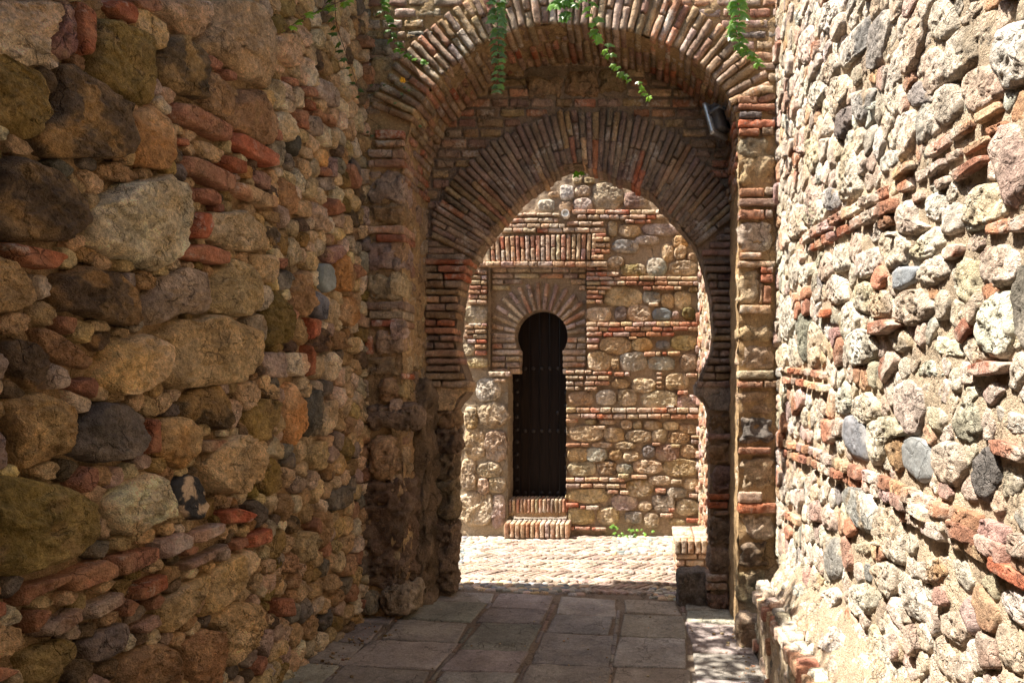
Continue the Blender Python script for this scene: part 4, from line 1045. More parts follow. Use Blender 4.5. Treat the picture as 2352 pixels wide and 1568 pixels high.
strip(mb, to3(ko, YP), to3(ko, YD+.03), 8, (0, -1, 0), amp=.0, seed=22, c0=(.36,.27,.19))
for xx in (x0p, x1p):
    P0 = Plane((xx, 0, 0), (0, 1, 0), (0, 0, 1), (1 if xx < KX else -1, 0, 0)); gridrect(mb, P0, YB-.005, YP+.01, zb, zt, .02, amp=.006, c0=(.45,.34,.23))
for xx, ny in ((at(1166, 0, YB)[0], 1), (at(1301, 0, YB)[0], -1)):
    P0 = Plane((xx, 0, 0), (0, 1, 0), (0, 0, 1), (ny, 0, 0)); gridrect(mb, P0, YB-.005, YD+.05, at(0, 1250, YB)[2], zb+.05, .02, amp=.012, c0=(.47,.36,.24))
P0 = Plane((0, 0, zb), (1, 0, 0), (0, 1, 0), (0, 0, 1)); gridrect(mb, P0, x0p, at(1166, 0, YB)[0], YB, YP+.02, .03, amp=.008); gridrect(mb, P0, at(1301, 0, YB)[0], x1p, YB, YP+.02, .03, amp=.008)
part(mb, 'mortar_bed', M_MO, bw_)
BST = """
C 1068,88,1300,208 t|1303,95,1452,190 a|1478,110,1590,180 g|1595,75,1780,180 y|970,195,1165,332 t|1150,235,1207,338 t|1222,200,1410,335 w|1420,228,1620,332 g|1658,208,1800,335 c
C 1150,395,1288,470 t|1300,390,1478,495 t|1550,355,1720,475 c|830,490,1020,595 t|1043,475,1190,592 w|1198,470,1342,600 t|1385,482,1640,612 c|1625,515,1798,625 m
C 952,692,1045,735 c|1060,697,1180,733 t|1220,700,1308,770 c|1312,705,1385,770 t|1388,705,1525,775 o|1537,715,1652,775 t|1655,730,1805,800 n
C 828,740,1085,860 t|1092,760,1248,862 t|1262,775,1450,868 c|1455,762,1560,866 c|1565,790,1735,870 t|1008,865,1160,905 c|1180,862,1330,915 c
C 828,905,975,1008 t|962,905,1120,1010 g|1128,915,1235,1000 o|1240,930,1362,1010 c|1385,890,1480,985 G|1478,880,1660,1002 u|1660,885,1808,985 t
C 825,1010,1040,1115 c|1045,998,1190,1115 d|1182,1025,1318,1098 g|1315,995,1530,1100 c|1535,990,1800,1120 t|1430,1112,1590,1185 c|1688,1130,1808,1215 c|1260,1140,1470,1270 o|1558,1198,1710,1280 G
C 823,1205,1142,1320 t|1153,1255,1342,1372 m|1350,1298,1450,1372 t|1455,1255,1620,1378 G|1635,1288,1805,1408 c|823,1348,1030,1475 y|1047,1345,1215,1478 t|1255,1380,1380,1465 g|1395,1385,1512,1505 c|1578,1432,1700,1485 y
B 1405,1190,1755,1370 c|1763,1225,1938,1345 g|1938,1255,2060,1390 y|2060,1225,2220,1395 c|2195,1185,2285,1245 o|1237,1380,1460,1515 c|1500,1375,1612,1510 G|1620,1360,1840,1515 t|1848,1390,2035,1505 b|2035,1418,2112,1490 m|2135,1370,2265,1505 o
B 1555,970,1790,1095 o|1800,910,1990,1090 g|2005,940,2280,1080 c|1940,775,2060,945 y|2060,790,2180,930 t|2180,860,2260,940 c|1430,900,1590,1005 t|1478,740,1720,870 g|1690,705,1925,790 w|1540,600,1740,715 t|1760,590,2100,700 m|2050,705,2200,820 a|1435,560,1530,720 t
B 980,225,1115,375 w|1125,230,1275,335 c|1280,195,1580,470 c|775,360,930,480 w|970,380,1110,485 c|1105,350,1285,470 w|1580,290,1805,450 u|875,290,975,335 t|1200,150,1310,215 c|1330,60,1500,190 c|1100,100,1200,210 c
B 70,1370,305,1540 c
C 45,140,145,225 c|80,240,240,315 y|150,400,330,560 w|165,575,385,760 c|60,600,162,760 t|60,772,215,985 t|210,775,380,1000 c|40,980,150,1220 c|155,1012,340,1128 c|160,1132,245,1255 c|240,1120,375,1240 t|20,1235,285,1480 c|265,1250,365,1500 m
"""
for ln in BST.strip().splitlines():
    z = ln[0]
    for it in ln[2:].split('|'):
        bb, ty = it.split(); x0, y0, x1, y1 = map(float, bb.split(',')); cx, cy, hx, hy = (x0+x1)/2, (y0+y1)/2, (x1-x0)/2, (y1-y0)/2
        n = random.choice((7, 8, 9)); ph = random.uniform(0, 1); e = random.uniform(.55, .8); pts = []
        for k in range(n):
            t = 6.283*(k+ph)/n; c_, s_ = math.cos(t), math.sin(t); q = random.uniform(.97, 1.14)
            pts.append((cx+hx*q*abs(c_)**e*np.sign(c_), cy+hy*q*abs(s_)**e*np.sign(s_)))
        poly = [PLB.hit(*D(z, x, y), .03) for x, y in pts]; lo = z == 'C' and x1 < 400
        mb = MB(); stone(mb, poly, PLB, .07, ty, res=.016, blocky=random.uniform(3.5, 7), rough=.5 if not lo else 1.0, grow=1.03)
        part(mb, 'stone', M_SM if ty == 'b' else M_ST, bw_, label=NICE[ty])
def brow(mb, z, x0, x1, y, thk=30, types='BBTTTTpcr', Y=YB, L=(62, 125), pr=.028, res=.014, jit=2.5):
    sc = ZF[z][2]/1.7415; k = YB/F*sc; x = x0; 
    if z == 'B': L = (L[0]*1.27, L[1]*1.27)
    while x < x1-8:
        l = random.uniform(*L); 
        if x1-(x+l) < L[0]*.55: l = x1-x
        a = at(*D(z, x+3, y-thk/2+random.uniform(0, jit)), Y); b = at(*D(z, x+l-3, y+thk/2-random.uniform(0, jit)), Y); x += l
        rbox(mb, ((a[0]+b[0])/2, Y-pr+.05+random.uniform(-.006, .006), (a[2]+b[2])/2+random.uniform(-.003, .003)), EX*(b[0]-a[0])/2, EZ*(a[2]-b[2])/2, EY*.05, .012, pick(types), 1.1, res, 12)
mb = MB()
for r in ((970,1800,30),(970,1620,68),(970,1067,113,32),(975,1060,160,34),(818,1010,348,26),(1015,1160,356,26),(818,950,388,24),(965,1140,390,28),(818,1140,430,30),(818,920,466,28),(955,1050,470,26),(1175,1290,364,30),(1700,1790,370,28),
  (820,1800,628,36),(822,1805,672,34),(818,908,702,26),(818,990,882,28),(818,1255,1138,30),(818,1265,1184,30),(1393,1520,213,32),(1528,1565,210,26),(1568,1663,212,30),(1200,1285,1110,36),(1300,1420,1120,30),(1592,1680,1153,34),
  (1125,1210,1226,28),(1215,1285,1234,28),(1478,1558,1221,34),(1725,1805,1254,32),(817,915,1325,32),(923,965,1341,24),(967,1065,1346,32),(1513,1610,1402,32),(1572,1625,1363,30),(1705,1803,1440,34),(820,1000,1496,28),(1010,1120,1500,26),
  (1740,1803,822,26),(1742,1803,857,34),(1590,1665,890,28),(1453,1520,878,22),(1485,1530,360,24),(1485,1530,392,24),(1485,1530,424,24),(1485,1530,456,24),(1020,1112,756,30),(1280,1350,98,18),(1560,1620,600,20),(1640,1720,497,32),
  (75,235,14,26),(75,235,50,28),(60,235,86,28),(95,235,120,26),(148,235,160,30),(148,235,206,34),(250,412,360,38),(275,380,405,26)):
    brow(mb, 'C', *r)
for r in ((1235,1435,1025,26),(1235,1545,1075,38),(1235,2280,1115,36),(1235,2290,1160,36),(1235,1470,1203,26),(1770,2130,1205,34),(1235,1415,1245,34),(1235,1390,1290,34),(1235,1390,1334,34),(1235,2290,1545,40),
  (550,985,518,30),(1105,1940,492,40),(1150,1980,538,36),(510,970,573,40),(1050,1400,603,36),(430,1040,625,40),(1440,1560,493,30),(430,1420,665,42),(1300,1425,710,34),(1290,1460,750,36),(1290,1460,806,36),(1285,1460,860,36),(1280,1400,915,38),
  (1600,1850,580,28),(130,305,1055,36),(130,305,1105,38),(130,305,1153,36),(130,305,1200,34),(130,305,1242,36),(130,305,1288,34),(130,305,1336,34),(1820,1915,1357,30),(130,305,1550,26)):
    brow(mb, 'B', *r)
part(mb, 'brick_courses', M_BR, bw_)
mb = MB(); brow(mb, 'B', 205, 1435, 984, 44, 'TTpcB', pr=.055); part(mb, 'ledge_course', M_BR, bw_)
mb = MB(); x = 296; k = 0                                          # upright soldier band
while x < 1290:
    w = random.uniform(43, 50); f = (x-296)/994; y0, y1 = 725-30*f, 966-26*f; tilt = (f-.62)*-26; k += 1
    cuts = [0, 1] if k % 2 else [0, random.uniform(.4, .6), 1]
    for a, b in zip(cuts[:-1], cuts[1:]):
        ya, yb_ = y0+(y1-y0)*a+3, y0+(y1-y0)*b-3; xa = x+w/2-tilt*(1-a); xb = x+w/2-tilt*(1-b)
        p = at(*D('B', xa, ya), YB); q = at(*D('B', xb, yb_), YB); d = p-q; L = np.linalg.norm(d); d /= L; e = np.array([d[2], 0, -d[0]])
        rbox(mb, (p+q)/2+np.array([0, .022, 0]), d*L/2, e*(w*.5-6)*sB*.2442, EY*.05, .012, pick('rBBBTTpc'), 1.1, .014, 16)
    x += w
part(mb, 'soldier_course', M_BR, bw_)
for q in ((1465,1380,1500,1500),): brow_ = None
mb = MB()                                                         # recessed panel: horizontal bricks, fan and legs of the keyhole arch
def inpanel(x, z): return x0p+.01 < x < x1p-.01 and z < zt-.01
z = zt-.03
while z > KZ-.05:
    x = x0p+.01; h = .068
    while x < x1p-.02:
        L = min(random.uniform(.14, .3), x1p-.01-x)
        if L > .05 and min(math.hypot(x-KX, (z-KZ)), math.hypot(x+L-KX, (z-KZ)), math.hypot(max(min(KX, x+L), x)-KX, z-KZ)) > KR*2.12:
            rbox(mb, (x+L/2, YP+.025, z), EX*(L/2-.007), EZ*(h/2-.010), EY*.05, .011, pick('TTcQWm'), 1.1, .016, 14)
        x += L
    z -= h
t = math.radians(2); k = 0
while t < math.radians(178):
    dt = .185*random.uniform(.94, 1.06); a = t+dt/2; t += dt; k += 1; er = np.array([math.cos(a), 0, math.sin(a)]); et = np.array([-math.sin(a), 0, math.cos(a)])
    re = KR*2.06
    if abs(math.cos(a)) > .3: re = min(re, (x1p-.012-KX)/abs(math.cos(a)) if math.cos(a) > 0 else (KX-x0p-.012)/abs(math.cos(a)))
    cuts = [0, 1] if k % 2 else [0, .5, 1]
    for p, q in zip(cuts[:-1], cuts[1:]):
        r0, r1 = KR-.006+(re-KR)*p+.006, KR+(re-KR)*q-.006
        if p > 0 and r1*dt < .09: pass
        rbox(mb, np.array([KX, YP+.06, KZ])+er*(r0+r1)/2, er*(r1-r0)/2, et*.023, EY*(.085), .011, pick('TQTmWc'), 1, .016, 14, taper=.1)
z = KZ-.012
while z > zb+.015:
    h = .072; dz = z-.03-KZ
    xe = math.sqrt(max(KR**2-dz**2, (KR*.80)**2))
    for sg in (-1, 1):
        xa, xb = (x0p+.012, KX-xe) if sg < 0 else (KX+xe, x1p-.012); cs = [xa, xb] if random.random() < .5 else [xa, xa+(xb-xa)*random.uniform(.4, .65), xb]
        for a, b in zip(cs[:-1], cs[1:]): rbox(mb, ((a+b)/2, YP+.06, z-.03), EX*((b-a)/2-.005), EZ*(h/2-.010), EY*.085, .011, pick('TQTmWB'), 1, .016, 14)
    z -= h
part(mb, 'keyhole_arch', M_BR, bw_)
# door
dn = MB(); xd0, xd1 = at(1160, 0, YD)[0], at(1308, 0, YD)[0]; zd0, zd1 = at(0, 1143, YD)[2], KZ+KR+.06
def box(mb, x0, x1, y0, y1, z0, z1, r=.003, ty='N'): rbox(mb, ((x0+x1)/2, (y0+y1)/2, (z0+z1)/2), EX*(x1-x0)/2, EY*(y1-y0)/2, EZ*(z1-z0)/2, r, ty, 0, .3, 4)
pw = (xd1-xd0-.06)/6
for k in range(6):
    a = xd0+.06+k*pw; box(dn, a, a+pw-.004, YD, YD+.05, zd0, zd1); 
    for e in (a+.012, a+pw-.020): box(dn, e, e+.007, YD-.006, YD+.01, zd0+.01, zd1)
box(dn, xd0-.01, xd0+.057, YD-.02, YD+.05, zd0, zb+.2)
door = dn.build('door', M_WD, bw_, False); door['label'] = 'dark studded plank door'
def dome(mb, c, r, n=10, ty='N'):
    V = [(c[0], c[1]-r*.6, c[2])]; 
    for k, f in enumerate((.5, .85, 1.0)):
        for i in range(n): t = 6.283*i/n; V.append((c[0]+r*f*math.cos(t), c[1]-r*.6*math.sqrt(max(0, 1-f*f)), c[2]+r*f*math.sin(t)))
    T = [(0, 1+i, 1+(i+1) % n) for i in range(n)]; Q = []
    for k in range(2):
        for i in range(n): a = 1+k*n; Q.append((a+i, a+n+i, a+n+(i+1) % n, a+(i+1) % n))
    V = np.array(V, float); mb.add(V, np.full((len(V), 4), .5), np.array(Q), np.array(T))
studs = [(458, 62+i*92-30) for i in range(14)]+[(x, y) for y in (320, 780, 1238) for x in (518, 580, 641, 703, 765)]+[(822, y) for y in (500, 595, 780, 960, 1050, 1238)]+[(760, 647)]
for x, y in studs:
    p = at(*D('C', x, y), YD)
    if p[2] > KZ+KR*.9: continue
    m1 = MB(); dome(m1, (p[0], YD-.002, p[2]), .026); so = m1.build('stud', M_IRON, door)
# brick threshold and step
st1 = thing('brick_threshold', at(1232, 1180, YB+.05)[:], 'row of upright bricks set directly beneath the dark door', 'doorstep', 'brick doorsteps')
mb = MB(); x = 386
while x < 818:
    w = random.uniform(26, 31); a = at(*D('C', x, 1287), YB); b = at(*D('C', x+w, 1388), YB)
    rbox(mb, ((a[0]+b[0])/2, YB+.19, (a[2]+b[2])/2), EX*((b[0]-a[0])/2-.006), EZ*(a[2]-b[2])/2, EY*.17, .012, pick('rBBTTcpW'), 1, .018, 10); x += w
part(mb, 'upright_bricks', M_BR, st1)
mb = MB(); a = at(*D('C', 384, 1284), YB); b = at(*D('C', 822, 1400), YB); rbox(mb, ((a[0]+b[0])/2, YB+.2, (a[2]+b[2])/2-.03), EX*(b[0]-a[0])/2, EZ*((a[2]-b[2])/2), EY*.155, .01, 't', .8, .03, 24); part(mb, 'mortar', M_MO, st1)
st2 = thing('brick_step', at(1232, 1225, YB-.1)[:], 'low outer step of upright bricks on the courtyard paving below the threshold', 'doorstep', 'brick doorsteps')
mb = MB(); x = 362; Y2 = 7.55
while x < 812:
    w = random.uniform(33, 40); a = at(*D('C', x, 1452), Y2); b = at(*D('C', x+w, 1562), Y2)
    rbox(mb, ((a[0]+b[0])/2, Y2+.04, (a[2]+b[2])/2-.01), EX*((b[0]-a[0])/2-.007), EZ*(a[2]-b[2])/2, EY*.06, .012, pick('rBBTTcpTT'), 1, .016, 10)
    rbox(mb, ((a[0]+b[0])/2, Y2+.19, (a[2]+b[2])/2-.006), EX*((b[0]-a[0])/2-.005), EZ*(a[2]-b[2])/2, EY*.08, .012, pick('PQP'), 1, .016, 10); x += w
part(mb, 'upright_bricks', M_BR, st2)
mb = MB(); a = at(*D('C', 360, 1458), Y2); b = at(*D('C', 815, 1562), Y2); rbox(mb, ((a[0]+b[0])/2, Y2+.18, (a[2]+b[2])/2-.03), EX*(b[0]-a[0])/2, EZ*(a[2]-b[2])/2, EY*.17, .01, 't', .8, .03, 24); part(mb, 'mortar', M_MO, st2)
# right side wall of the courtyard
sw = thing('courtyard_side_wall', (.57, 6.7, 0), 'narrow sunlit strip of rubble side wall seen just inside the right of the horseshoe arch', 'wall')
PLS = Plane((.57, 0, 0), (0, 1, 0), (0, 0, 1), (-1, 0, 0)); mb = MB(); gridrect(mb, PLS, YIB-.1, YB+.02, -.2, 4.6, .025, amp=.02, c0=(.50,.385,.26)); part(mb, 'mortar_bed', M_MO, sw)
mb = MB(); fill(mb, PLS, YIB-.05, YB, -.05, 3.6, .10, [], 'cccwwttBTTpg', (.4, .6), .02, Hmax=.06); part(mb, 'rubble', M_ST, sw, kind='stuff')
# brick bench and stone block
bn = thing('brick_bench', (.40, 6.65, 0), 'low brick bench against the courtyard side wall', 'bench')
mb = MB(); x0, x1, y0, y1, zt_ = .235, .60, 6.35, 7.0, at(0, 1240, 6.35)[2]
x = x0+.04
for i in range(6):
    rbox(mb, (x0+.035+i*.062, y0+.05, zt_-.062), EX*.025, EY*.06, EZ*.062, .01, pick('WTBTWd' if i < 2 else 'TTBTW'), .9, .014, 10)
y = y0+.12
while y < y1: 
    for xa, xb in ((x0, x0+.2), (x0+.2, x1)): rbox(mb, ((xa+xb)/2, y+.028, zt_-.03), EX*((xb-xa)/2-.004), EY*.024, EZ*.032, .009, pick('pTPQp'), .8, .016, 8)
    y += .058
for j, (h, off) in enumerate(((.05, .0), (.05, .1), (.05, .03), (.05, .12))):
    zz = zt_-.155-j*.062; x = x0+.012-off
    while x < x1:
        L = random.uniform(.17, .22); a, b = max(x, x0+.01), min(x+L, x1); x += L
        if b-a > .03: rbox(mb, ((a+b)/2, y0+.08, zz), EX*((b-a)/2-.006), EY*.065, EZ*.024, .01, pick('rBBTT'), 1, .016, 12)
    y = y0+.15
    while y < y1: rbox(mb, (x0+.05, y+.09, zz), EX*.04, EY*.088, EZ*.024, .01, pick('BTTpr'), 1, .016, 12); y += .19
part(mb, 'bricks', M_BR, bn)
mb = MB(); rbox(mb, ((x0+x1)/2+.01, (y0+y1)/2+.02, (zt_-.02)/2-.06), EX*((x1-x0)/2-.012), EY*((y1-y0)/2-.02), EZ*((zt_-.02)/2+.045), .01, 't', .8, .03, 24); part(mb, 'mortar', M_MO, bn)
sb = MB(); a = at(1553, 1314, 5.5); b = at(1626, 1388, 5.5)
rbox(sb, ((a[0]+b[0])/2+.01, 5.61, (a[2]+b[2])/2-.02), EX*(b[0]-a[0])/2, EY*.12, EZ*((a[2]-b[2])/2+.02), .03, 'G', 1.0, .014, 28)
sbo = sb.build('stone_block', M_ST); tag(sbo, 'squared grey stone block standing on the ground by the right foot of the horseshoe arch', 'stone block')

# ================================================================== SMALL THINGS
# floodlight
fl = thing('floodlight', (.62, 5.2, 3.2), 'small grey floodlight with dark cooling fins fixed under the right side of the wide arch', 'floodlight')
Yf = 5.12; fc = at(*D('R', 355, 200), Yf)
nx_ = np.array([-.74, .62, -.26]); nx_ /= np.linalg.norm(nx_)          # the glass faces down and to the left
up = np.array([-.22, .1, 1.0]); up = up-nx_*np.dot(up, nx_); up /= np.linalg.norm(up); sd = np.cross(up, nx_)
mb = MB(); c = fc+nx_*.035
rbox(mb, c, nx_*.015, up*.125, sd*.105, .006, 'g', 0, .03, 8); part(mb, 'casing', M_ALU, fl)
mb = MB(); rbox(mb, c+nx_*.012, nx_*.008, up*.11, sd*.09, .002, 'g', 0, .1, 2); part(mb, 'glass', M_GLS, fl)
mb = MB()
for k in range(13): rbox(mb, c-nx_*.045+up*(-.088+k*.0147), nx_*.03, up*.0035, sd*.078, .001, 'g', 0, .1, 2)
rbox(mb, c-nx_*.016, nx_*.007, up*.095, sd*.082, .003, 'g', 0, .1, 2); part(mb, 'cooling_fins', M_FIN, fl)
mb = MB(); e1 = c+np.array([.14, -.05, .02])
for s_ in (-1, 1): rbox(mb, c-nx_*.055+sd*s_*.10+up*.03, nx_*.06, up*.010, sd*.003, .001, 'g', 0, .1, 2)
rbox(mb, c-nx_*.115+up*.03, nx_*.003, up*.012, sd*.10, .001, 'g', 0, .1, 2); rbox(mb, c-nx_*.145+up*.03, nx_*.035, up*.008, sd*.008, .002, 'g', 0, .1, 2); part(mb, 'bracket', M_FIN, fl)
mb = MB(); rbox(mb, c+up*-.055+sd*-.106, nx_*.009, up*.016, sd*.001, .0005, 'g', 0, .1, 2)
part(mb, 'sticker', M_WHT, fl)
# octagonal lamp on the far wall
lp = thing('wall_lamp', at(1300, 493, YB-.05)[:], 'small white octagonal lamp fixed on the upper far wall', 'lamp')
pc = at(*D('B', 1043, 514), YB-.03)
def octo(mb, c, r0, r1, y0, y1):
    V = []
    for (r, y) in ((r0, y0), (r1, y0), (r1, y1), (r0, y1)):
        for i in range(8): t = (i+.5)*math.pi/4; V.append((c[0]+r*math.cos(t), y, c[2]+r*math.sin(t)))
    Q = [(k*8+i, k*8+(i+1) % 8, ((k+1) % 4)*8+(i+1) % 8, ((k+1) % 4)*8+i) for k in range(4) for i in range(8)]
    V = np.array(V); mb.add(V, np.full((32, 4), .6), np.array(Q))
mb = MB(); octo(mb, pc, .033, .046, YB-.10, YB+.0); part(mb, 'rim', M_WHT, lp, False)
mb = MB(); octo(mb, pc, .001, .035, YB-.085, YB-.02); part(mb, 'glass', M_GLS, lp, False)

# ivy
LEAF = [(0,0),(.16,-.10),(.46,-.02),(.34,.20),(.52,.48),(.24,.50),(.0,.98),(-.24,.50),(-.52,.48),(-.34,.20),(-.46,-.02),(-.16,-.10)]
def leaf(mb, c, size, nrm, tip, col):
    nrm = np.array(nrm, float); nrm /= np.linalg.norm(nrm); tip = np.array(tip, float); tip = tip-nrm*np.dot(tip, nrm); tip /= np.linalg.norm(tip); sd = np.cross(tip, nrm)
    ctr = (0, .32, .10); V = [ctr]+[(x*random.uniform(.9, 1.1), y, -abs(x)*.25-.05*y) for x, y in LEAF]
    V = np.array([c+size*(v[0]*sd+v[1]*tip+v[2]*nrm) for v in V]); n = len(LEAF); T = [(0, 1+i, 1+(i+1) % n) for i in range(n)]
    k = random.uniform(.5, 1.15); mb.add(V, np.concatenate([np.repeat([np.array(col)*k], n+1, 0), np.ones((n+1, 1))], 1), None, np.array(T))
def tube(mb, pts, r0, r1, n=5):
    pts = np.array(pts, float); V = []; m = len(pts)
    for i, p in enumerate(pts):
        d = pts[min(i+1, m-1)]-pts[max(i-1, 0)]; d /= np.linalg.norm(d); a = np.cross(d, (0, 1, .01)); a /= np.linalg.norm(a); b = np.cross(d, a); r = r0+(r1-r0)*i/(m-1)
        for k in range(n): t = 6.283*k/n; V.append(p+r*(a*math.cos(t)+b*math.sin(t)))
    Q = [(i*n+k, i*n+(k+1) % n, (i+1)*n+(k+1) % n, (i+1)*n+k) for i in range(m-1) for k in range(n)]; mb.add(np.array(V), np.full((len(V), 4), .5), np.array(Q))
def strand(line, Ys, n, size, label, col=(.13,.26,.035), spread=.5, group='ivy strands hanging over the arch', both=True, name='ivy_strand'):
    ys = np.linspace(Ys[0], Ys[1], len(line)); P = np.array([at(x, y, Y) for (x, y), Y in zip(line, ys)])
    d = np.linalg.norm(np.diff(P, axis=0), axis=1); s = np.concatenate([[0], np.cumsum(d)]); t = np.linspace(0, s[-1], max(n, 8)); C = np.stack([np.interp(t, s, P[:, k]) for k in range(3)], 1)
    th = thing(name, P[-1], label, 'ivy', group); mb = MB(); tube(mb, C, .0028, .0012); part(mb, 'stem', M_STEM, th); mb = MB()
    for i in range(n):
        f = i/(n-1); c = C[int(f*(len(C)-1))]; dr = C[min(len(C)-1, int(f*(len(C)-1))+1)]-C[max(0, int(f*(len(C)-1))-1)]; dr /= np.linalg.norm(dr)
        for sg in ((-1, 1) if both else (random.choice((-1, 1)),)):
            sz = 1.35*size*(1.05-.45*f)*random.uniform(.8, 1.15); side = np.array([sg*1.0, -.15, 0])
            tip = dr*.9+side*random.uniform(.35, .8)+np.array([0, -.25, 0]); nr = np.array([sg*.25+random.uniform(-.35, .35), -.8, .55+random.uniform(-.3, .3)])
            leaf(mb, c+side*sz*.5*spread+np.array([0, random.uniform(-.01, .01), 0]), sz, nr, tip, col)
    part(mb, 'leaves', M_LF, th, False)
strand([(872,-25),(880,20),(893,60),(905,95),(925,120),(955,135),(983,146)], (4.45, 4.6), 22, .052, 'leftmost green ivy strand curving right over the arch corner', both=False)
strand([(1140,-25),(1143,60),(1146,140),(1142,208)], (4.3, 4.35), 17, .062, 'straight ivy strand hanging over the left of the arch crown', (.13,.25,.06))
strand([(1348,-20),(1362,45),(1385,95),(1408,140),(1440,175),(1470,200),(1494,222)], (4.35, 4.5), 24, .058, 'long ivy strand slanting to the right over the arch crown', (.19,.36,.035), both=False)
strand([(1690,-25),(1697,30),(1688,70),(1702,105),(1722,128),(1742,146)], (4.4, 4.5), 16, .068, 'broad leaved ivy strand hanging beside the sunlit right wall', (.13,.26,.05))
strand([(768,-25),(772,55),(790,110),(812,170),(828,222)], (4.0, 4.5), 14, .045, 'thin sparse ivy strand trailing down the far end of the shaded wall', (.07,.14,.04), both=False)
strand([(845,-40),(790,0),(720,30),(655,68)], (3.9, 3.75), 15, .055, 'bright ivy twig reaching left across the top of the shaded wall', (.22,.38,.03), both=False)
th = thing('ivy_clump', at(1310, 0, 4.4), 'dense clump of ivy leaves spilling over the middle of the arch crown', 'ivy', 'ivy strands hanging over the arch'); mb = MB()
tube(mb, [at(1300, -40, 4.4), at(1305, 0, 4.4), at(1302, 42, 4.4)], .003, .001); part(mb, 'stem', M_STEM, th); mb = MB()
for i in range(46): leaf(mb, at(random.uniform(1262, 1362), random.uniform(-40, 12) if i > 6 else random.uniform(10, 38)*(1 if i else 1), 4.4+random.uniform(-.06, .06)) if i > 6 else at(1302+random.uniform(-12, 12), random.uniform(5, 42), 4.4), .07, (random.uniform(-.5, .5), -.9, .5), (random.uniform(-.6, .6), -.1, -1), (.12, .25, .035))
part(mb, 'leaves', M_LF, th, False)
th = thing('ivy_tip', at(1327, 404, YIB-.1), 'single ivy sprig poking down at the crown of the horseshoe arch', 'ivy'); mb = MB(); p = at(1327, 396, YIB-.1)
tube(mb, [p+(.03,0,.05), p+(.01,0,.02), p], .002, .001); part(mb, 'stem', M_STEM, th); mb = MB(); leaf(mb, p, .07, (0,-1,.3), (-.5,0,-.7), (.07,.19,.02)); leaf(mb, p+(.02,0,.0), .05, (.2,-1,.3), (.7,0,-.3), (.09,.22,.02)); part(mb, 'leaves', M_LF, th, False)
# creeper along the top of the left wall: dapples the paving
th = thing('ivy_thicket', (-1.8, 4.0, 4.6), 'ivy growing along the top of the shaded wall above the view', 'ivy'); mb = MB()
tube(mb, [(-2.0, 3.0, 4.78), (-1.85, 3.8, 4.95), (-1.75, 4.6, 5.0)], .01, .004); part(mb, 'stem', M_STEM, th); mb = MB()
for cl in range(40):
    cx, cy, cz = random.uniform(-2.1, -1.4), random.uniform(2.6, 4.75), random.uniform(4.55, 4.95)
    for i in range(26): leaf(mb, np.array([cx, cy, cz])+np.random.default_rng(cl*99+i).normal(0, .075, 3), .07, (random.uniform(-1, 1), random.uniform(-1, 1), 1), (random.uniform(-1, 1), random.uniform(-1, 1), -.5), (.09, .19, .035))
part(mb, 'leaves', M_LF, th, False)
# flower plant on the left pillar
th = thing('wild_flower', at(855, 215, 4.8), 'wispy plant with one yellow flower on the upper left pillar', 'plant'); mb = MB()
st = [at(848, 222, 4.85), at(870, 207, 4.78), at(900, 197, 4.75), at(924, 193, 4.74), at(934, 204, 4.74)]; tube(mb, st, .0018, .0009); M_PG = plain('pale_green_stem', (.18,.22,.10), .6); part(mb, 'stem', M_PG, th); mb = MB(); tube(mb, [at(850, 300, 4.85), at(872, 288, 4.8)], .0014, .0008); part(mb, 'stem', plain('pale_green_stem', (.18,.22,.10), .6), th)
mb = MB()
for x, y in ((850,196),(884,196),(932,200),(937,206),(924,214),(908,235),(846,302),(854,310),(963,288)): leaf(mb, at(x, y, 4.78), .028, (random.uniform(-.4, .4), -1, .5), (random.uniform(-1, 1), 0, random.uniform(-1, .6)), (.13, .19, .10))
part(mb, 'leaves', M_LF, th, False); mb = MB()
for i in range(7): leaf(mb, at(923+i*.5, 188, 4.74), .034, (math.cos(i), -1, math.sin(i)*.4), (math.sin(i*2.3)*.5, 0, 1), (.8, .4, .02))
part(mb, 'flower', M_YEL, th, False)
# weeds
for k, (x, y, n, lab) in enumerate(((1412, 1228, 9, 'small upright green weed at the foot of the far wall, the left one'), (1448, 1230, 18, 'wider low green weed at the foot of the far wall, the right one'))):
    c = at(x, y, 7.64); th = thing('weed', c, lab, 'weed', 'weeds at the foot of the far wall'); mb = MB(); sp = .045 if k == 0 else .10
    tube(mb, [c+(0, 0, -.02), c+(.004, 0, .05), c+(0, 0, .10)], .003, .001); part(mb, 'stem', plain('pale_green_stem', (.18,.22,.10), .6), th); mb = MB()
    for i in range(n): leaf(mb, c+np.array([random.gauss(0, sp), random.gauss(0, .03), random.uniform(.0, .12 if k == 0 else .08)]), random.uniform(.03, .05), (random.uniform(-.4, .4), -.6, 1), (random.uniform(-1, 1), -.5, .2), (.16, .30, .06))
    part(mb, 'leaves', M_LF, th, False)
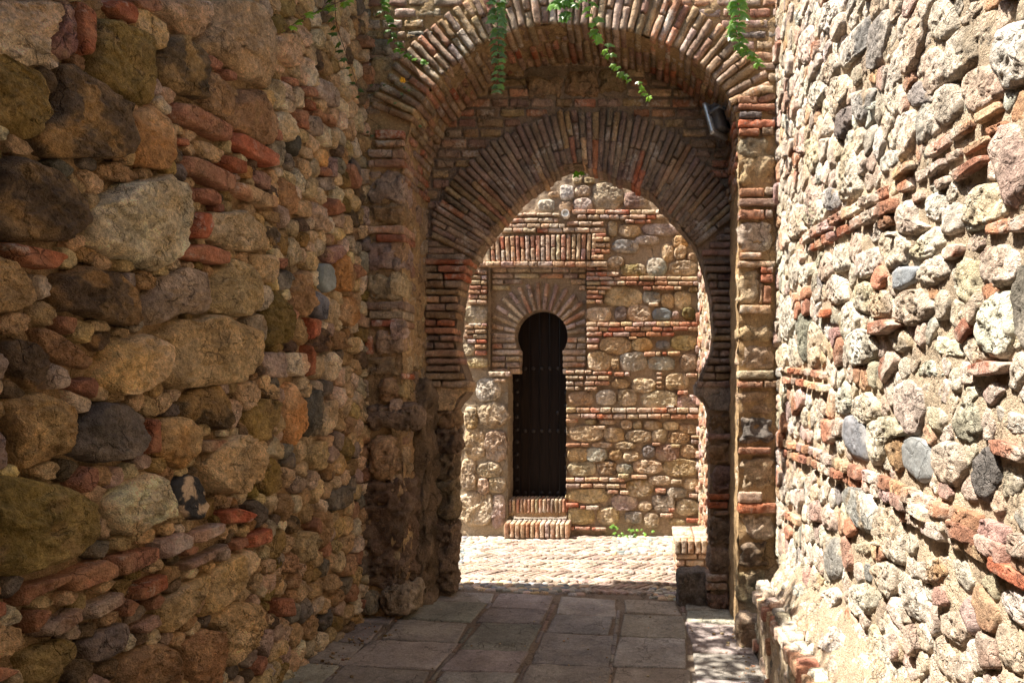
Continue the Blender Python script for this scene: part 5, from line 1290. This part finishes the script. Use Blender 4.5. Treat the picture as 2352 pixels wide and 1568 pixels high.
# loose stones by the left pillar
for k, (x, y, w, h, ty, lab) in enumerate(((1004*.3661+560, 1403, 20, 9, 'B', 'small reddish stone lying on the paving by the left wall'),)):
    mb = MB(); c = at(817, 1404, 4.95); rbox(mb, c+(0, 0, .0), EX*.05, EY*.04, EZ*.022, .02, 'W', 1.4, .012, 12); o_ = mb.build('loose_stone', M_ST); tag(o_, lab, 'stone')

# ================================================================== parent offsets
from mathutils import Matrix
for o_, loc in THINGS:
    loc = [float(v) for v in loc]; o_.location = loc
    for ch in o_.children: ch.matrix_parent_inverse = Matrix.Translation(-Vector(loc))
    if '_loc' in o_: del o_['_loc']

# ================================================================== SKY, SUN, CAMERA
SD = Vector((-.44, -.068, .90)).normalized()
el = math.asin(SD.z); az = math.atan2(SD.x, SD.y)
w = bpy.data.worlds.new('World'); bpy.context.scene.world = w; w.use_nodes = True; nt = w.node_tree
sk = nt.nodes.new('ShaderNodeTexSky'); sk.sky_type = 'NISHITA'; sk.sun_disc = False; sk.sun_elevation = el; sk.sun_rotation = az
sk.air_density = 1.0; sk.dust_density = 2.5; sk.ozone_density = 1.0
nt.links.new(sk.outputs[0], nt.nodes['Background'].inputs[0]); nt.nodes['Background'].inputs[1].default_value = SKY
ld = bpy.data.lights.new('sun', 'SUN'); ld.energy = SUN; ld.angle = math.radians(.5); ld.color = (1.0, .93, .82)
lo = bpy.data.objects.new('sun', ld); COL.objects.link(lo); lo.rotation_euler = SD.to_track_quat('Z', 'Y').to_euler(); lo.location = (-3, 0, 8)
cd = bpy.data.cameras.new('camera'); cam = bpy.data.objects.new('camera', cd); COL.objects.link(cam)
cam.location = (0, 0, EYE); cam.rotation_euler = (math.pi/2, 0, 0); cd.sensor_width = 36; cd.lens = 36*F/2352
cd.shift_x = -(PX-1176)/2352; cd.shift_y = (PY-784)/2352; cd.clip_start = .05; cd.clip_end = 200
sc = bpy.context.scene; sc.camera = cam
sc.view_settings.view_transform = 'Standard'; sc.view_settings.look = 'None'; sc.view_settings.gamma = 1; sc.view_settings.exposure = EXPO
sc.cycles.max_bounces = 10; sc.cycles.diffuse_bounces = 6; sc.cycles.sample_clamp_indirect = 8; sc.cycles.use_denoising = True
